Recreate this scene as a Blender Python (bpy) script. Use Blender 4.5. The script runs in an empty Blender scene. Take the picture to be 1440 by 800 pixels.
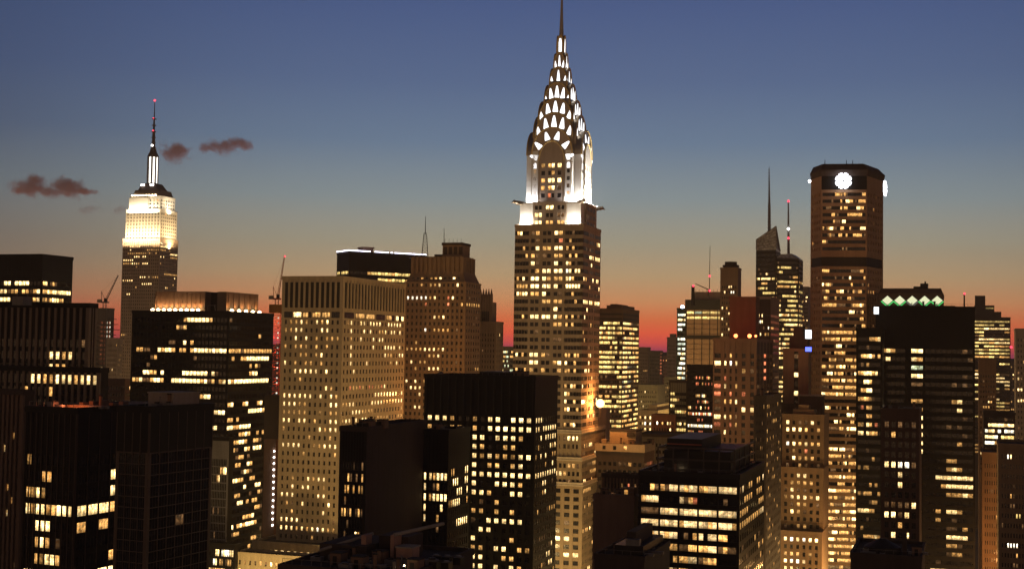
import bpy, math, random
from mathutils import Matrix, Vector
R = math.radians
scene = bpy.context.scene
col = scene.collection
random.seed(7)

# ------------------------------------------------------------------ camera
CAM_Z, FPX, W0, H0 = 163.0, 1850.0, 1440.0, 800.0
PITCH, ROLL = 2.785, 0.9
cam_d = bpy.data.cameras.new('camera')
cam_d.sensor_width = 36.0
cam_d.lens = 36.0 * FPX / W0
cam_d.clip_start, cam_d.clip_end = 1.0, 60000.0
cam = bpy.data.objects.new('camera', cam_d)
col.objects.link(cam)
CAM_ROT = Matrix.Rotation(R(90 + PITCH), 3, 'X') @ Matrix.Rotation(R(ROLL), 3, 'Z')
cam.matrix_world = Matrix.Translation((0, 0, CAM_Z)) @ CAM_ROT.to_4x4()
scene.camera = cam

# ------------------------------------------------------------------ world: dusk sky after sunset
world = bpy.data.worlds.new('World')
scene.world = world
world.use_nodes = True
nt = world.node_tree
for n in list(nt.nodes):
    nt.nodes.remove(n)


def nod(t, kind, **kw):
    n = t.nodes.new(kind)
    for k, v in kw.items():
        setattr(n, k, v)
    return n


SUN_AZ = 5.0            # degrees right of the view axis where the sun went down
out = nod(nt, 'ShaderNodeOutputWorld')
sky = nod(nt, 'ShaderNodeTexSky', sky_type='NISHITA', sun_disc=False)
sky.sun_elevation = R(-4.0)
sky.sun_rotation = R(SUN_AZ)
sky.altitude = 160
sky.air_density = 1.4
sky.dust_density = 2.0
sky.ozone_density = 2.0
bg1 = nod(nt, 'ShaderNodeBackground')
bg1.inputs['Strength'].default_value = 0.03
nt.links.new(sky.outputs[0], bg1.inputs[0])
tc = nod(nt, 'ShaderNodeTexCoord')
sep = nod(nt, 'ShaderNodeSeparateXYZ')
nt.links.new(tc.outputs['Generated'], sep.inputs[0])


def ramp(t, fac, stops, interp='LINEAR'):
    r = nod(t, 'ShaderNodeValToRGB')
    cr = r.color_ramp
    cr.interpolation = interp
    while len(cr.elements) > 1:
        cr.elements.remove(cr.elements[-1])
    cr.elements[0].position = stops[0][0]
    cr.elements[0].color = (*stops[0][1], 1)
    for p, c in stops[1:]:
        e = cr.elements.new(p)
        e.color = (*c, 1)
    t.links.new(fac, r.inputs[0])
    return r


def lin(r, g, b):
    f = lambda v: (v / 255 / 12.92) if v <= 10 else ((v / 255 + 0.055) / 1.055) ** 2.4
    return (f(r), f(g), f(b))


def math_node(t, op, a, b=None, clamp=False):
    m = nod(t, 'ShaderNodeMath', operation=op, use_clamp=clamp)
    for i, v in enumerate((a, b)):
        if v is None:
            continue
        if isinstance(v, (int, float)):
            m.inputs[i].default_value = v
        else:
            t.links.new(v, m.inputs[i])
    return m.outputs[0]


def mix_col(t, fac, a, b, kind='MIX'):
    m = nod(t, 'ShaderNodeMix', data_type='RGBA', blend_type=kind)
    if isinstance(fac, (int, float)):
        m.inputs[0].default_value = fac
    else:
        t.links.new(fac, m.inputs[0])
    for i, v in ((6, a), (7, b)):
        if isinstance(v, tuple):
            m.inputs[i].default_value = (*v, 1)
        else:
            t.links.new(v, m.inputs[i])
    return m.outputs[2]


# z of the view direction, 0 at the horizon, 0.26 at the top of the photograph
elev = math_node(nt, 'MULTIPLY', sep.outputs[2], 1 / 0.5)
west = ramp(nt, elev, [
    (0.000, lin(170, 70, 92)), (0.010, lin(226, 84, 82)), (0.026, lin(252, 102, 70)), (0.046, lin(240, 124, 76)),
    (0.074, lin(228, 158, 106)), (0.110, lin(206, 173, 130)), (0.160, lin(180, 172, 148)), (0.225, lin(146, 158, 160)),
    (0.310, lin(110, 131, 156)), (0.400, lin(90, 110, 146)), (0.510, lin(74, 94, 138)), (0.700, lin(48, 56, 84)), (1.0, lin(34, 34, 46))])
east = ramp(nt, elev, [
    (0.0, lin(198, 150, 106)), (0.06, lin(190, 146, 106)), (0.20, lin(160, 128, 98)), (0.5, lin(86, 76, 72)), (1.0, lin(34, 34, 46))])
side = ramp(nt, elev, [
    (0.000, lin(128, 58, 66)), (0.018, lin(172, 76, 68)), (0.046, lin(180, 102, 78)), (0.080, lin(158, 116, 92)), (0.130, lin(132, 120, 108)),
    (0.225, lin(106, 115, 122)), (0.310, lin(78, 92, 116)), (0.400, lin(66, 83, 116)), (0.510, lin(58, 76, 112)), (1.0, lin(34, 34, 46))])
# how far the direction is from the point where the sun set (cosine of the azimuth)
az = R(SUN_AZ)
flat = math_node(nt, 'SQRT', math_node(nt, 'ADD', math_node(nt, 'MULTIPLY', sep.outputs[0], sep.outputs[0]),
                                       math_node(nt, 'ADD', math_node(nt, 'MULTIPLY', sep.outputs[1], sep.outputs[1]), 1e-6)))
dotp = math_node(nt, 'DIVIDE', math_node(nt, 'ADD', math_node(nt, 'MULTIPLY', sep.outputs[0], math.sin(az)),
                                        math_node(nt, 'MULTIPLY', sep.outputs[1], math.cos(az))), flat)
glow = nod(nt, 'ShaderNodeMapRange', interpolation_type='SMOOTHSTEP')
nt.links.new(dotp, glow.inputs[0])
glow.inputs[1].default_value, glow.inputs[2].default_value = 0.865, 1.0
wide = nod(nt, 'ShaderNodeMapRange', interpolation_type='SMOOTHSTEP')
nt.links.new(dotp, wide.inputs[0])
wide.inputs[1].default_value, wide.inputs[2].default_value = -0.3, 0.8
grad = mix_col(nt, wide.outputs[0], east.outputs[0], mix_col(nt, glow.outputs[0], side.outputs[0], west.outputs[0]))
bg2 = nod(nt, 'ShaderNodeBackground')
bg2.inputs['Strength'].default_value = 1.0
nt.links.new(grad, bg2.inputs[0])
add = nod(nt, 'ShaderNodeAddShader')
nt.links.new(bg1.outputs[0], add.inputs[0])
nt.links.new(bg2.outputs[0], add.inputs[1])
nt.links.new(add.outputs[0], out.inputs[0])

# the last of the afterglow from below the western horizon
sun_d = bpy.data.lights.new('afterglow', 'SUN')
sun_d.energy = 0.06
sun_d.angle = R(20)
sun_d.color = (1.0, 0.5, 0.3)
sun = bpy.data.objects.new('afterglow', sun_d)
col.objects.link(sun)
sun.rotation_euler = Vector((-math.sin(az), -math.cos(az), -0.03)).to_track_quat('-Z', 'Y').to_euler()

scene.view_settings.view_transform = 'Standard'
scene.view_settings.look = 'None'
scene.view_settings.exposure = 0.0
scene.view_settings.gamma = 1.0
scene.view_settings.use_curve_mapping = False
scene.render.engine = 'CYCLES'
scene.cycles.use_denoising = True
scene.cycles.max_bounces = 4
scene.cycles.diffuse_bounces = 2
scene.cycles.glossy_bounces = 2
scene.cycles.transmission_bounces = 2
scene.cycles.volume_bounces = 1
scene.cycles.sample_clamp_indirect = 3.0
scene.cycles.volume_step_rate = 2.0


# ------------------------------------------------------------------ pixel helpers: where a thing of the photo stands in the world
def ray(px, py):
    d = CAM_ROT @ Vector(((px - W0 / 2) / FPX, -(py - H0 / 2) / FPX, -1.0))
    return d / d.y


def at(px, py, D):
    d = ray(px, py)
    return Vector((d.x * D, D, CAM_Z + d.z * D))


def to_px(p):
    q = CAM_ROT.transposed() @ (Vector(p) - Vector((0, 0, CAM_Z)))
    if q.z > -1:
        return (-999, -999)
    return (W0 / 2 + FPX * q.x / -q.z, H0 / 2 - FPX * q.y / -q.z)


# ------------------------------------------------------------------ materials
MATS = {}


def base_mat(name):
    m = bpy.data.materials.new(name)
    m.use_nodes = True
    t = m.node_tree
    b = t.nodes['Principled BSDF']
    return m, t, b


def wall_mat(name, rgb, rough=0.85, var=0.28, streak=True, spec=0.3, metal=0.0, scale=0.12, bump=0.25):
    """masonry, concrete or painted metal: blotches, rain streaks and a fine grain"""
    if name in MATS:
        return MATS[name]
    m, t, b = base_mat(name)
    geo = nod(t, 'ShaderNodeNewGeometry')
    n1 = nod(t, 'ShaderNodeTexNoise')
    n1.inputs['Scale'].default_value = scale
    n1.inputs['Detail'].default_value = 5
    n1.inputs['Roughness'].default_value = 0.65
    t.links.new(geo.outputs['Position'], n1.inputs['Vector'])
    v = nod(t, 'ShaderNodeVectorMath', operation='MULTIPLY')
    v.inputs[1].default_value = (0.9, 0.9, 0.05)
    t.links.new(geo.outputs['Position'], v.inputs[0])
    n2 = nod(t, 'ShaderNodeTexNoise')
    n2.inputs['Scale'].default_value = 0.8
    n2.inputs['Detail'].default_value = 3
    t.links.new(v.outputs[0], n2.inputs['Vector'])
    n3 = nod(t, 'ShaderNodeTexNoise')
    n3.inputs['Scale'].default_value = 2.2
    n3.inputs['Detail'].default_value = 2
    t.links.new(geo.outputs['Position'], n3.inputs['Vector'])
    s = math_node(t, 'ADD', math_node(t, 'MULTIPLY', n1.outputs[0], 0.5), math_node(t, 'MULTIPLY', n2.outputs[0], 0.5 if streak else 0.1))
    s = math_node(t, 'ADD', s, math_node(t, 'MULTIPLY', n3.outputs[0], 0.25))
    mr = nod(t, 'ShaderNodeMapRange')
    t.links.new(s, mr.inputs[0])
    mr.inputs[1].default_value, mr.inputs[2].default_value = 0.35, 0.85
    mr.inputs[3].default_value, mr.inputs[4].default_value = 1 - var, 1 + var
    c = mix_col(t, 1.0, tuple(rgb), (1, 1, 1), 'MULTIPLY')
    mm = t.nodes[-1]
    t.links.new(mr.outputs[0], mm.inputs[7])
    t.links.new(c, b.inputs['Base Color'])
    b.inputs['Roughness'].default_value = rough
    b.inputs['Specular IOR Level'].default_value = spec
    b.inputs['Metallic'].default_value = metal
    if bump:
        bp = nod(t, 'ShaderNodeBump')
        bp.inputs['Strength'].default_value = bump
        bp.inputs['Distance'].default_value = 0.15
        t.links.new(n3.outputs[0], bp.inputs['Height'])
        t.links.new(bp.outputs[0], b.inputs['Normal'])
    MATS[name] = m
    return m


def lit_mat(name, rgb, strength, light=False, tex=True, spread=0.5):
    """something that gives off light: a lit window (with blinds, ceilings and people's clutter breaking it up) or a lamp"""
    if name in MATS:
        return MATS[name]
    m, t, b = base_mat(name)
    b.inputs['Base Color'].default_value = (0.02, 0.02, 0.022, 1)
    b.inputs['Roughness'].default_value = 0.15
    b.inputs['Emission Color'].default_value = (*rgb, 1)
    b.inputs['Emission Strength'].default_value = strength
    if tex:
        geo = nod(t, 'ShaderNodeNewGeometry')
        oi = nod(t, 'ShaderNodeObjectInfo')
        n1 = nod(t, 'ShaderNodeTexNoise')
        n1.inputs['Scale'].default_value = 0.75
        n1.inputs['Detail'].default_value = 3
        n1.inputs['Roughness'].default_value = 0.7
        t.links.new(geo.outputs['Position'], n1.inputs['Vector'])
        mr = nod(t, 'ShaderNodeMapRange')
        t.links.new(n1.outputs[0], mr.inputs[0])
        mr.inputs[1].default_value, mr.inputs[2].default_value = 0.32, 0.66
        mr.inputs[3].default_value, mr.inputs[4].default_value = 1 - spread, 1 + spread
        n2 = nod(t, 'ShaderNodeTexNoise')
        n2.inputs['Scale'].default_value = 0.17
        n2.inputs['Detail'].default_value = 1
        t.links.new(geo.outputs['Position'], n2.inputs['Vector'])
        mr2 = nod(t, 'ShaderNodeMapRange')
        t.links.new(n2.outputs[0], mr2.inputs[0])
        mr2.inputs[1].default_value, mr2.inputs[2].default_value = 0.3, 0.7
        mr2.inputs[3].default_value, mr2.inputs[4].default_value = 0.65, 1.3
        mr3 = nod(t, 'ShaderNodeMapRange')
        t.links.new(oi.outputs['Random'], mr3.inputs[0])
        mr3.inputs[3].default_value, mr3.inputs[4].default_value = 0.38, 1.65
        s = math_node(t, 'MULTIPLY', mr.outputs[0], math_node(t, 'MULTIPLY', mr2.outputs[0], mr3.outputs[0]))
        # the room behind the pane: bright ceiling, a blind let down part of the way, dark furniture along the sill
        uvn = nod(t, 'ShaderNodeUVMap')
        su = nod(t, 'ShaderNodeSeparateXYZ')
        t.links.new(uvn.outputs[0], su.inputs[0])
        fr2 = math_node(t, 'FRACT', math_node(t, 'ADD', math_node(t, 'MULTIPLY', oi.outputs['Random'], 7.31), math_node(t, 'MULTIPLY', n2.outputs[0], 9.0)))
        blind = math_node(t, 'GREATER_THAN', su.outputs[1], math_node(t, 'ADD', math_node(t, 'MULTIPLY', fr2, 0.9), 0.3))
        s = math_node(t, 'MULTIPLY', s, math_node(t, 'SUBTRACT', 1.0, math_node(t, 'MULTIPLY', blind, 0.45)))
        s = math_node(t, 'MULTIPLY', s, math_node(t, 'ADD', 0.72, math_node(t, 'MULTIPLY', su.outputs[1], 0.5)))
        vv = nod(t, 'ShaderNodeCombineXYZ')
        t.links.new(math_node(t, 'MULTIPLY', su.outputs[0], 4.0), vv.inputs[0])
        t.links.new(math_node(t, 'MULTIPLY', fr2, 60.0), vv.inputs[1])
        n4 = nod(t, 'ShaderNodeTexNoise')
        n4.inputs['Scale'].default_value = 1.0
        n4.inputs['Detail'].default_value = 1
        t.links.new(vv.outputs[0], n4.inputs['Vector'])
        sill = math_node(t, 'LESS_THAN', su.outputs[1], math_node(t, 'MULTIPLY', math_node(t, 'SUBTRACT', n4.outputs[0], 0.28), 1.3))
        s = math_node(t, 'MULTIPLY', s, math_node(t, 'SUBTRACT', 1.0, math_node(t, 'MULTIPLY', sill, 0.55)))
        cr_ = ramp(t, math_node(t, 'FRACT', math_node(t, 'MULTIPLY', fr2, 3.7)), [(0.0, (rgb[0], rgb[1] * 0.80, rgb[2] * 0.6)), (0.5, rgb), (0.8, (rgb[0], min(1, rgb[1] * 1.12), min(1, rgb[2] * 1.35))), (1.0, (rgb[0] * 0.95, min(1, rgb[1] * 1.2), min(1, rgb[2] * 1.9)))])
        t.links.new(cr_.outputs[0], b.inputs['Emission Color'])
        t.links.new(math_node(t, 'MULTIPLY', s, strength * 1.15), b.inputs['Emission Strength'])
    try:
        m.cycles.emission_sampling = 'AUTO' if light else 'NONE'
    except Exception:
        pass
    MATS[name] = m
    return m


def glass_mat(name, rgb=(0.012, 0.013, 0.016), rough=0.12, spec=0.5):
    if name in MATS:
        return MATS[name]
    m, t, b = base_mat(name)
    geo = nod(t, 'ShaderNodeNewGeometry')
    n1 = nod(t, 'ShaderNodeTexNoise')
    n1.inputs['Scale'].default_value = 0.5
    n1.inputs['Detail'].default_value = 3
    t.links.new(geo.outputs['Position'], n1.inputs['Vector'])
    mr = nod(t, 'ShaderNodeMapRange')
    t.links.new(n1.outputs[0], mr.inputs[0])
    mr.inputs[1].default_value, mr.inputs[2].default_value = 0.3, 0.7
    mr.inputs[3].default_value, mr.inputs[4].default_value = 0.4, 1.9
    mix_col(t, 1.0, tuple(rgb), (1, 1, 1), 'MULTIPLY')
    mm = t.nodes[-1]
    t.links.new(mr.outputs[0], mm.inputs[7])
    t.links.new(mm.outputs[2], b.inputs['Base Color'])
    b.inputs['Roughness'].default_value = rough
    b.inputs['Specular IOR Level'].default_value = spec
    MATS[name] = m
    return m


limestone = wall_mat('limestone', (0.34, 0.28, 0.23))
tan_stone = wall_mat('tan_stone', (0.36, 0.28, 0.19))
grey_brick = wall_mat('grey_brick', (0.27, 0.22, 0.19))
tan_brick = wall_mat('tan_brick', (0.30, 0.19, 0.10))
brown_brick = wall_mat('brown_brick', (0.18, 0.11, 0.075))
dark_brown = wall_mat('dark_brown', (0.055, 0.040, 0.033))
pale_stone = wall_mat('pale_stone', (0.55, 0.48, 0.38))
white_brick = wall_mat('white_brick', (0.72, 0.70, 0.66), var=0.12)
green_grey = wall_mat('green_grey', (0.22, 0.20, 0.14))
rose_stone = wall_mat('rose_stone', (0.34, 0.20, 0.16))
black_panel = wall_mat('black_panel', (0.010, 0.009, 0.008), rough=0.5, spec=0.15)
black_metal = wall_mat('black_metal', (0.016, 0.014, 0.013), rough=0.5, spec=0.2)
bronze_metal = wall_mat('bronze_metal', (0.050, 0.036, 0.028), rough=0.45, spec=0.4)
grey_metal = wall_mat('grey_metal', (0.16, 0.15, 0.15), rough=0.5)
roof_tar = wall_mat('roof_tar', (0.045, 0.040, 0.038), rough=0.95, streak=False)
concrete = wall_mat('concrete', (0.30, 0.26, 0.22))
precast_brown = wall_mat('precast', (0.30, 0.22, 0.15))  # brown precast concrete
steel = wall_mat('stainless_steel', (0.42, 0.36, 0.28), rough=0.34, metal=0.85, var=0.15, bump=0.1)
red_steel = wall_mat('red_steel', (0.40, 0.10, 0.05), rough=0.6)
glow_gold = wall_mat('steel_gold_glow', (0.66, 0.50, 0.22), rough=0.4, metal=0.3, var=0.1, bump=0)  # gold glow of the crown windows on steel rims, put into the colour
glass_dark = glass_mat('dark_glass')
glass_blue = glass_mat('blue_glass', (0.03, 0.045, 0.05), 0.1)
frame_dark = wall_mat('window_frame', (0.03, 0.027, 0.025), rough=0.5, bump=0)
w_bright = lit_mat('window_bright', (1.0, 0.66, 0.25), 2.7, spread=0.7)
w_amber = lit_mat('window_amber', (1.0, 0.50, 0.13), 0.95, spread=0.7)
w_dim = lit_mat('window_dim', (1.0, 0.50, 0.18), 0.13, spread=0.7)
w_white = lit_mat('window_white', (1.0, 0.88, 0.62), 2.8)
w_yellow = lit_mat('window_yellow', (1.0, 0.68, 0.20), 1.35, spread=0.65)
w_red = lit_mat('window_red', (1.0, 0.26, 0.10), 0.95)
w_green = lit_mat('window_greenish', (0.86, 1.0, 0.55), 1.1)
STATES = {'.': glass_dark, '#': w_bright, 'o': w_amber, '+': w_dim, 'w': w_white, 'y': w_yellow, 'r': w_red, 'g': w_green}
lamp_red = lit_mat('red_lamp', (1.0, 0.05, 0.09), 3.2, tex=False)
lamp_white = lit_mat('white_lamp', (1.0, 0.95, 0.9), 12, tex=False)
lamp_warm = lit_mat('warm_lamp', (1.0, 0.72, 0.38), 26, tex=False)
lamp_orange = lit_mat('orange_lamp', (1.0, 0.42, 0.12), 24, tex=False)
crown_light = lit_mat('crown_window', (0.97, 0.95, 0.95), 2.1, light=True, tex=False)
neon = lit_mat('neon_tube', (0.80, 0.78, 1.0), 5, tex=False)
blue_sign = lit_mat('blue_sign', (0.10, 0.14, 1.0), 3.0, tex=False)


# ------------------------------------------------------------------ mesh builder
class MB:
    def __init__(s):
        s.v, s.f, s.m, s.mats, s.uv = [], [], [], [], {}

    def mi(s, mat):
        if mat not in s.mats:
            s.mats.append(mat)
        return s.mats.index(mat)

    def poly(s, pts, mat, uv=None):
        b = len(s.v)
        if uv:
            s.uv[len(s.f)] = uv
        s.v += [tuple(p) for p in pts]
        s.f.append(tuple(range(b, b + len(pts))))
        s.m.append(s.mi(mat))

    def mesh8(s, p, mat):
        b = len(s.v)
        s.v += [tuple(q) for q in p]
        for q in ((3, 2, 1, 0), (4, 5, 6, 7), (0, 1, 5, 4), (1, 2, 6, 5), (2, 3, 7, 6), (3, 0, 4, 7)):
            s.f.append(tuple(b + i for i in q))
            s.m.append(s.mi(mat))

    def box(s, x0, x1, y0, y1, z0, z1, mat):
        s.mesh8([(x0, y0, z0), (x1, y0, z0), (x1, y1, z0), (x0, y1, z0), (x0, y0, z1), (x1, y0, z1), (x1, y1, z1), (x0, y1, z1)], mat)

    def fbox(s, F, u0, u1, n0, n1, z0, z1, mat):
        """a box on a facade frame F = (ox, oy, angle): u along the face, n outwards"""
        ox, oy, a = F
        c, sn = math.cos(a), math.sin(a)
        P = lambda u, n, z: (ox + u * c + n * sn, oy + u * sn - n * c, z)
        s.mesh8([P(u0, n1, z0), P(u1, n1, z0), P(u1, n0, z0), P(u0, n0, z0), P(u0, n1, z1), P(u1, n1, z1), P(u1, n0, z1), P(u0, n0, z1)], mat)

    def frustum(s, x0, x1, y0, y1, z0, X0, X1, Y0, Y1, z1, mat):
        s.mesh8([(x0, y0, z0), (x1, y0, z0), (x1, y1, z0), (x0, y1, z0), (X0, Y0, z1), (X1, Y0, z1), (X1, Y1, z1), (X0, Y1, z1)], mat)

    def prism(s, pts, z0, z1, mat, pts2=None):
        pts2 = pts2 or pts
        n, b = len(pts), len(s.v)
        s.v += [(p[0], p[1], z0) for p in pts] + [(p[0], p[1], z1) for p in pts2]
        for i in range(n):
            j = (i + 1) % n
            s.f.append((b + i, b + j, b + n + j, b + n + i))
            s.m.append(s.mi(mat))
        s.f.append(tuple(b + i for i in reversed(range(n))))
        s.m.append(s.mi(mat))
        s.f.append(tuple(b + n + i for i in range(n)))
        s.m.append(s.mi(mat))

    def tube(s, p0, p1, r0, r1, mat, n=8):
        p0, p1 = Vector(p0), Vector(p1)
        d = (p1 - p0).normalized()
        a = d.orthogonal().normalized()
        c = d.cross(a)
        b = len(s.v)
        for p, r in ((p0, r0), (p1, r1)):
            for i in range(n):
                t = 2 * math.pi * i / n
                s.v.append(tuple(p + a * (r * math.cos(t)) + c * (r * math.sin(t))))
        for i in range(n):
            j = (i + 1) % n
            s.f.append((b + i, b + j, b + n + j, b + n + i))
            s.m.append(s.mi(mat))
        s.f.append(tuple(b + i for i in reversed(range(n))))
        s.m.append(s.mi(mat))
        s.f.append(tuple(b + n + i for i in range(n)))
        s.m.append(s.mi(mat))

    def ball(s, c, r, mat, nu=10, nv=6, sz=1.0):
        b = len(s.v)
        s.v.append((c[0], c[1], c[2] + r * sz))
        for j in range(1, nv):
            t = math.pi * j / nv
            for i in range(nu):
                p = 2 * math.pi * i / nu
                s.v.append((c[0] + r * math.sin(t) * math.cos(p), c[1] + r * math.sin(t) * math.sin(p), c[2] + r * sz * math.cos(t)))
        s.v.append((c[0], c[1], c[2] - r * sz))
        last = len(s.v) - 1
        k = s.mi(mat)
        for i in range(nu):
            i2 = (i + 1) % nu
            s.f.append((b, b + 1 + i, b + 1 + i2)); s.m.append(k)
            s.f.append((last, last - nu + i2, last - nu + i)); s.m.append(k)
            for j in range(nv - 2):
                a0 = b + 1 + j * nu
                s.f.append((a0 + i, a0 + nu + i, a0 + nu + i2, a0 + i2)); s.m.append(k)

    def mesh(s, name):
        me = bpy.data.meshes.new(name)
        me.from_pydata(s.v, [], s.f)
        for m in s.mats:
            me.materials.append(m)
        me.polygons.foreach_set('material_index', s.m)
        if s.uv:
            layer = me.uv_layers.new(name='UVMap')
            for fi, uv in s.uv.items():
                for li, c in zip(me.polygons[fi].loop_indices, uv):
                    layer.data[li].uv = c
        me.update()
        return me

    def build(s, name, parent=None, loc=None):
        o = bpy.data.objects.new(name, s.mesh(name))
        col.objects.link(o)
        if parent is not None:
            o.parent = parent
        if loc is not None:
            o.location = loc
        return o


def tag(o, label=None, cat=None, group=None, kind=None):
    for k, v in (('label', label), ('category', cat), ('group', group), ('kind', kind)):
        if v:
            o[k] = v
    return o


def empty(name, loc, rz=0.0):
    o = bpy.data.objects.new(name, None)
    col.objects.link(o)
    o.location = loc
    o.rotation_euler = (0, 0, rz)
    return o


# ------------------------------------------------------------------ facades
N_WIN = [0]


def runs(n, p, stick, pal):
    """lit and dark stretches along one floor"""
    s, on, k = '', random.random() < p, random.choice(pal)
    for i in range(n):
        if random.random() > stick:
            on = random.random() < p
            k = random.choice(pal)
        ch = k if on else '.'
        if on and random.random() < 0.12:
            ch = random.choice('+o.')
        if not on and p > 0 and random.random() < 0.05:
            ch = '+'
        s += ch
    return s


def facade(mb, wins, F, W, zt, zb, n=10, fh=3.5, top=2.0, wf=0.55, hf=0.6, mar=0.8, rec=0.45, pier=None, span=None, sn=-0.07, pn=0.0,
           groups=None, lit=0.2, rows=None, stick=0.4, pal='##oo+', mull=0, tr=0, skip=None, dark='.'):
    """piers and spandrels standing proud of a recessed glass line; the windows themselves go to the list wins"""
    ox, oy, a = F
    span = span or pier
    groups = groups or [(mar / W, 1 - mar / W, n)]
    cells = []
    for g in groups:
        u0, u1, k = g[0] * W, g[1] * W, g[2]
        f = g[3] if len(g) > 3 else wf
        cw = (u1 - u0) / k
        for i in range(k):
            c = u0 + (i + 0.5) * cw
            cells.append((c - cw * f / 2, c + cw * f / 2))
    edges = [0.0] + [e for c in cells for e in c] + [W]
    for i in range(0, len(edges), 2):
        if edges[i + 1] - edges[i] > 0.09:
            mb.fbox(F, edges[i] + (0.012 if i == 0 else 0), edges[i + 1] - (0.012 if i == len(edges) - 2 else 0), -rec - 0.05, pn, zb, zt - 0.02, pier)
    nr = max(0, int((zt - top - zb) / fh))
    mb.fbox(F, 0.03, W - 0.03, -rec - 0.04, sn, zt - top - fh * (1 - hf) / 2, zt - 0.03, span)
    for r in range(nr):
        z1 = zt - top - r * fh - fh * (1 - hf) / 2
        z0 = z1 - fh * hf
        below = z0 - fh * (1 - hf) if r < nr - 1 else zb
        mb.fbox(F, 0.03, W - 0.03, -rec - 0.04, sn, max(below, zb + 0.02), z0, span)
        if skip and r in skip:
            continue
        if rows and r in rows:
            s = rows[r].replace(' ', '')
        else:
            p = lit[min(r, len(lit) - 1)] if isinstance(lit, (list, tuple)) else lit
            s = runs(len(cells), p, stick, pal)
        for i, (c0, c1) in enumerate(cells):
            ch = s[i % len(s)]
            if ch == '.':
                ch = dark
            u, nn = (c0 + c1) / 2, -rec + 0.03
            wins.append(((ox + u * math.cos(a) + nn * math.sin(a), oy + u * math.sin(a) - nn * math.cos(a), (z0 + z1) / 2), a, round(c1 - c0, 3), round(z1 - z0, 3), ch, mull, tr))


def pane(mb, loc, a, w, h, mat, mull, tr, fr):
    c, s = math.cos(a), math.sin(a)
    P = lambda u, n, z: (loc[0] + u * c + n * s, loc[1] + u * s - n * c, loc[2] + z)
    mb.poly([P(-w / 2, 0, -h / 2), P(w / 2, 0, -h / 2), P(w / 2, 0, h / 2), P(-w / 2, 0, h / 2)], mat, ((0, 0), (1, 0), (1, 1), (0, 1)))
    for k in range(mull):
        u = -w / 2 + w * (k + 1) / (mull + 1)
        mb.poly([P(u - 0.05, 0.05, -h / 2), P(u + 0.05, 0.05, -h / 2), P(u + 0.05, 0.05, h / 2), P(u - 0.05, 0.05, h / 2)], fr)
    for k in range(tr):
        z = -h / 2 + h * (k + 1) / (tr + 1)
        mb.poly([P(-w / 2, 0.06, z - 0.05), P(w / 2, 0.06, z - 0.05), P(w / 2, 0.06, z + 0.05), P(-w / 2, 0.06, z + 0.05)], fr)


def put_windows(root, wins, limit=100, ybot=800, fr=None, states=None, name='window', xvis=(0, 1440)):
    """the windows that show largest are parts of their own, the rest one part of kind stuff"""
    fr = fr or frame_dark
    st = dict(STATES, **(states or {}))
    rot = Matrix.Rotation(root.rotation_euler.z, 3, 'Z')
    base = Vector(root.location)

    def key(wn):
        p = rot @ Vector(wn[0]) + base
        px, py = to_px(p)
        seen = 0 if (xvis[0] - 2 <= px <= xvis[1] + 2 and -5 <= py <= ybot) else 1
        nrm = rot @ Vector((math.sin(wn[1]), -math.cos(wn[1]), 0))
        d = (Vector((0, 0, CAM_Z)) - p)
        area = wn[2] * wn[3] * max(0.01, nrm.dot(d.normalized())) / d.length_squared
        return (seen, -area)
    wins = sorted(wins, key=key)
    cache = {}
    for wn in wins[:limit]:
        k = wn[2:]
        if k not in cache:
            mb = MB()
            pane(mb, (0, 0, 0), 0, wn[2], wn[3], st[wn[4]], wn[5], wn[6], fr)
            cache[k] = mb.mesh(name)
        o = bpy.data.objects.new(name, cache[k])
        o.parent = root
        o.location = wn[0]
        o.rotation_euler = (0, 0, wn[1])
        col.objects.link(o)
        N_WIN[0] += 1
    if len(wins) > limit:
        mb = MB()
        for wn in wins[limit:]:
            pane(mb, wn[0], wn[1], wn[2], wn[3], st[wn[4]], wn[5], wn[6], fr)
        o = mb.build('windows', root)
        o['kind'] = 'stuff'


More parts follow.
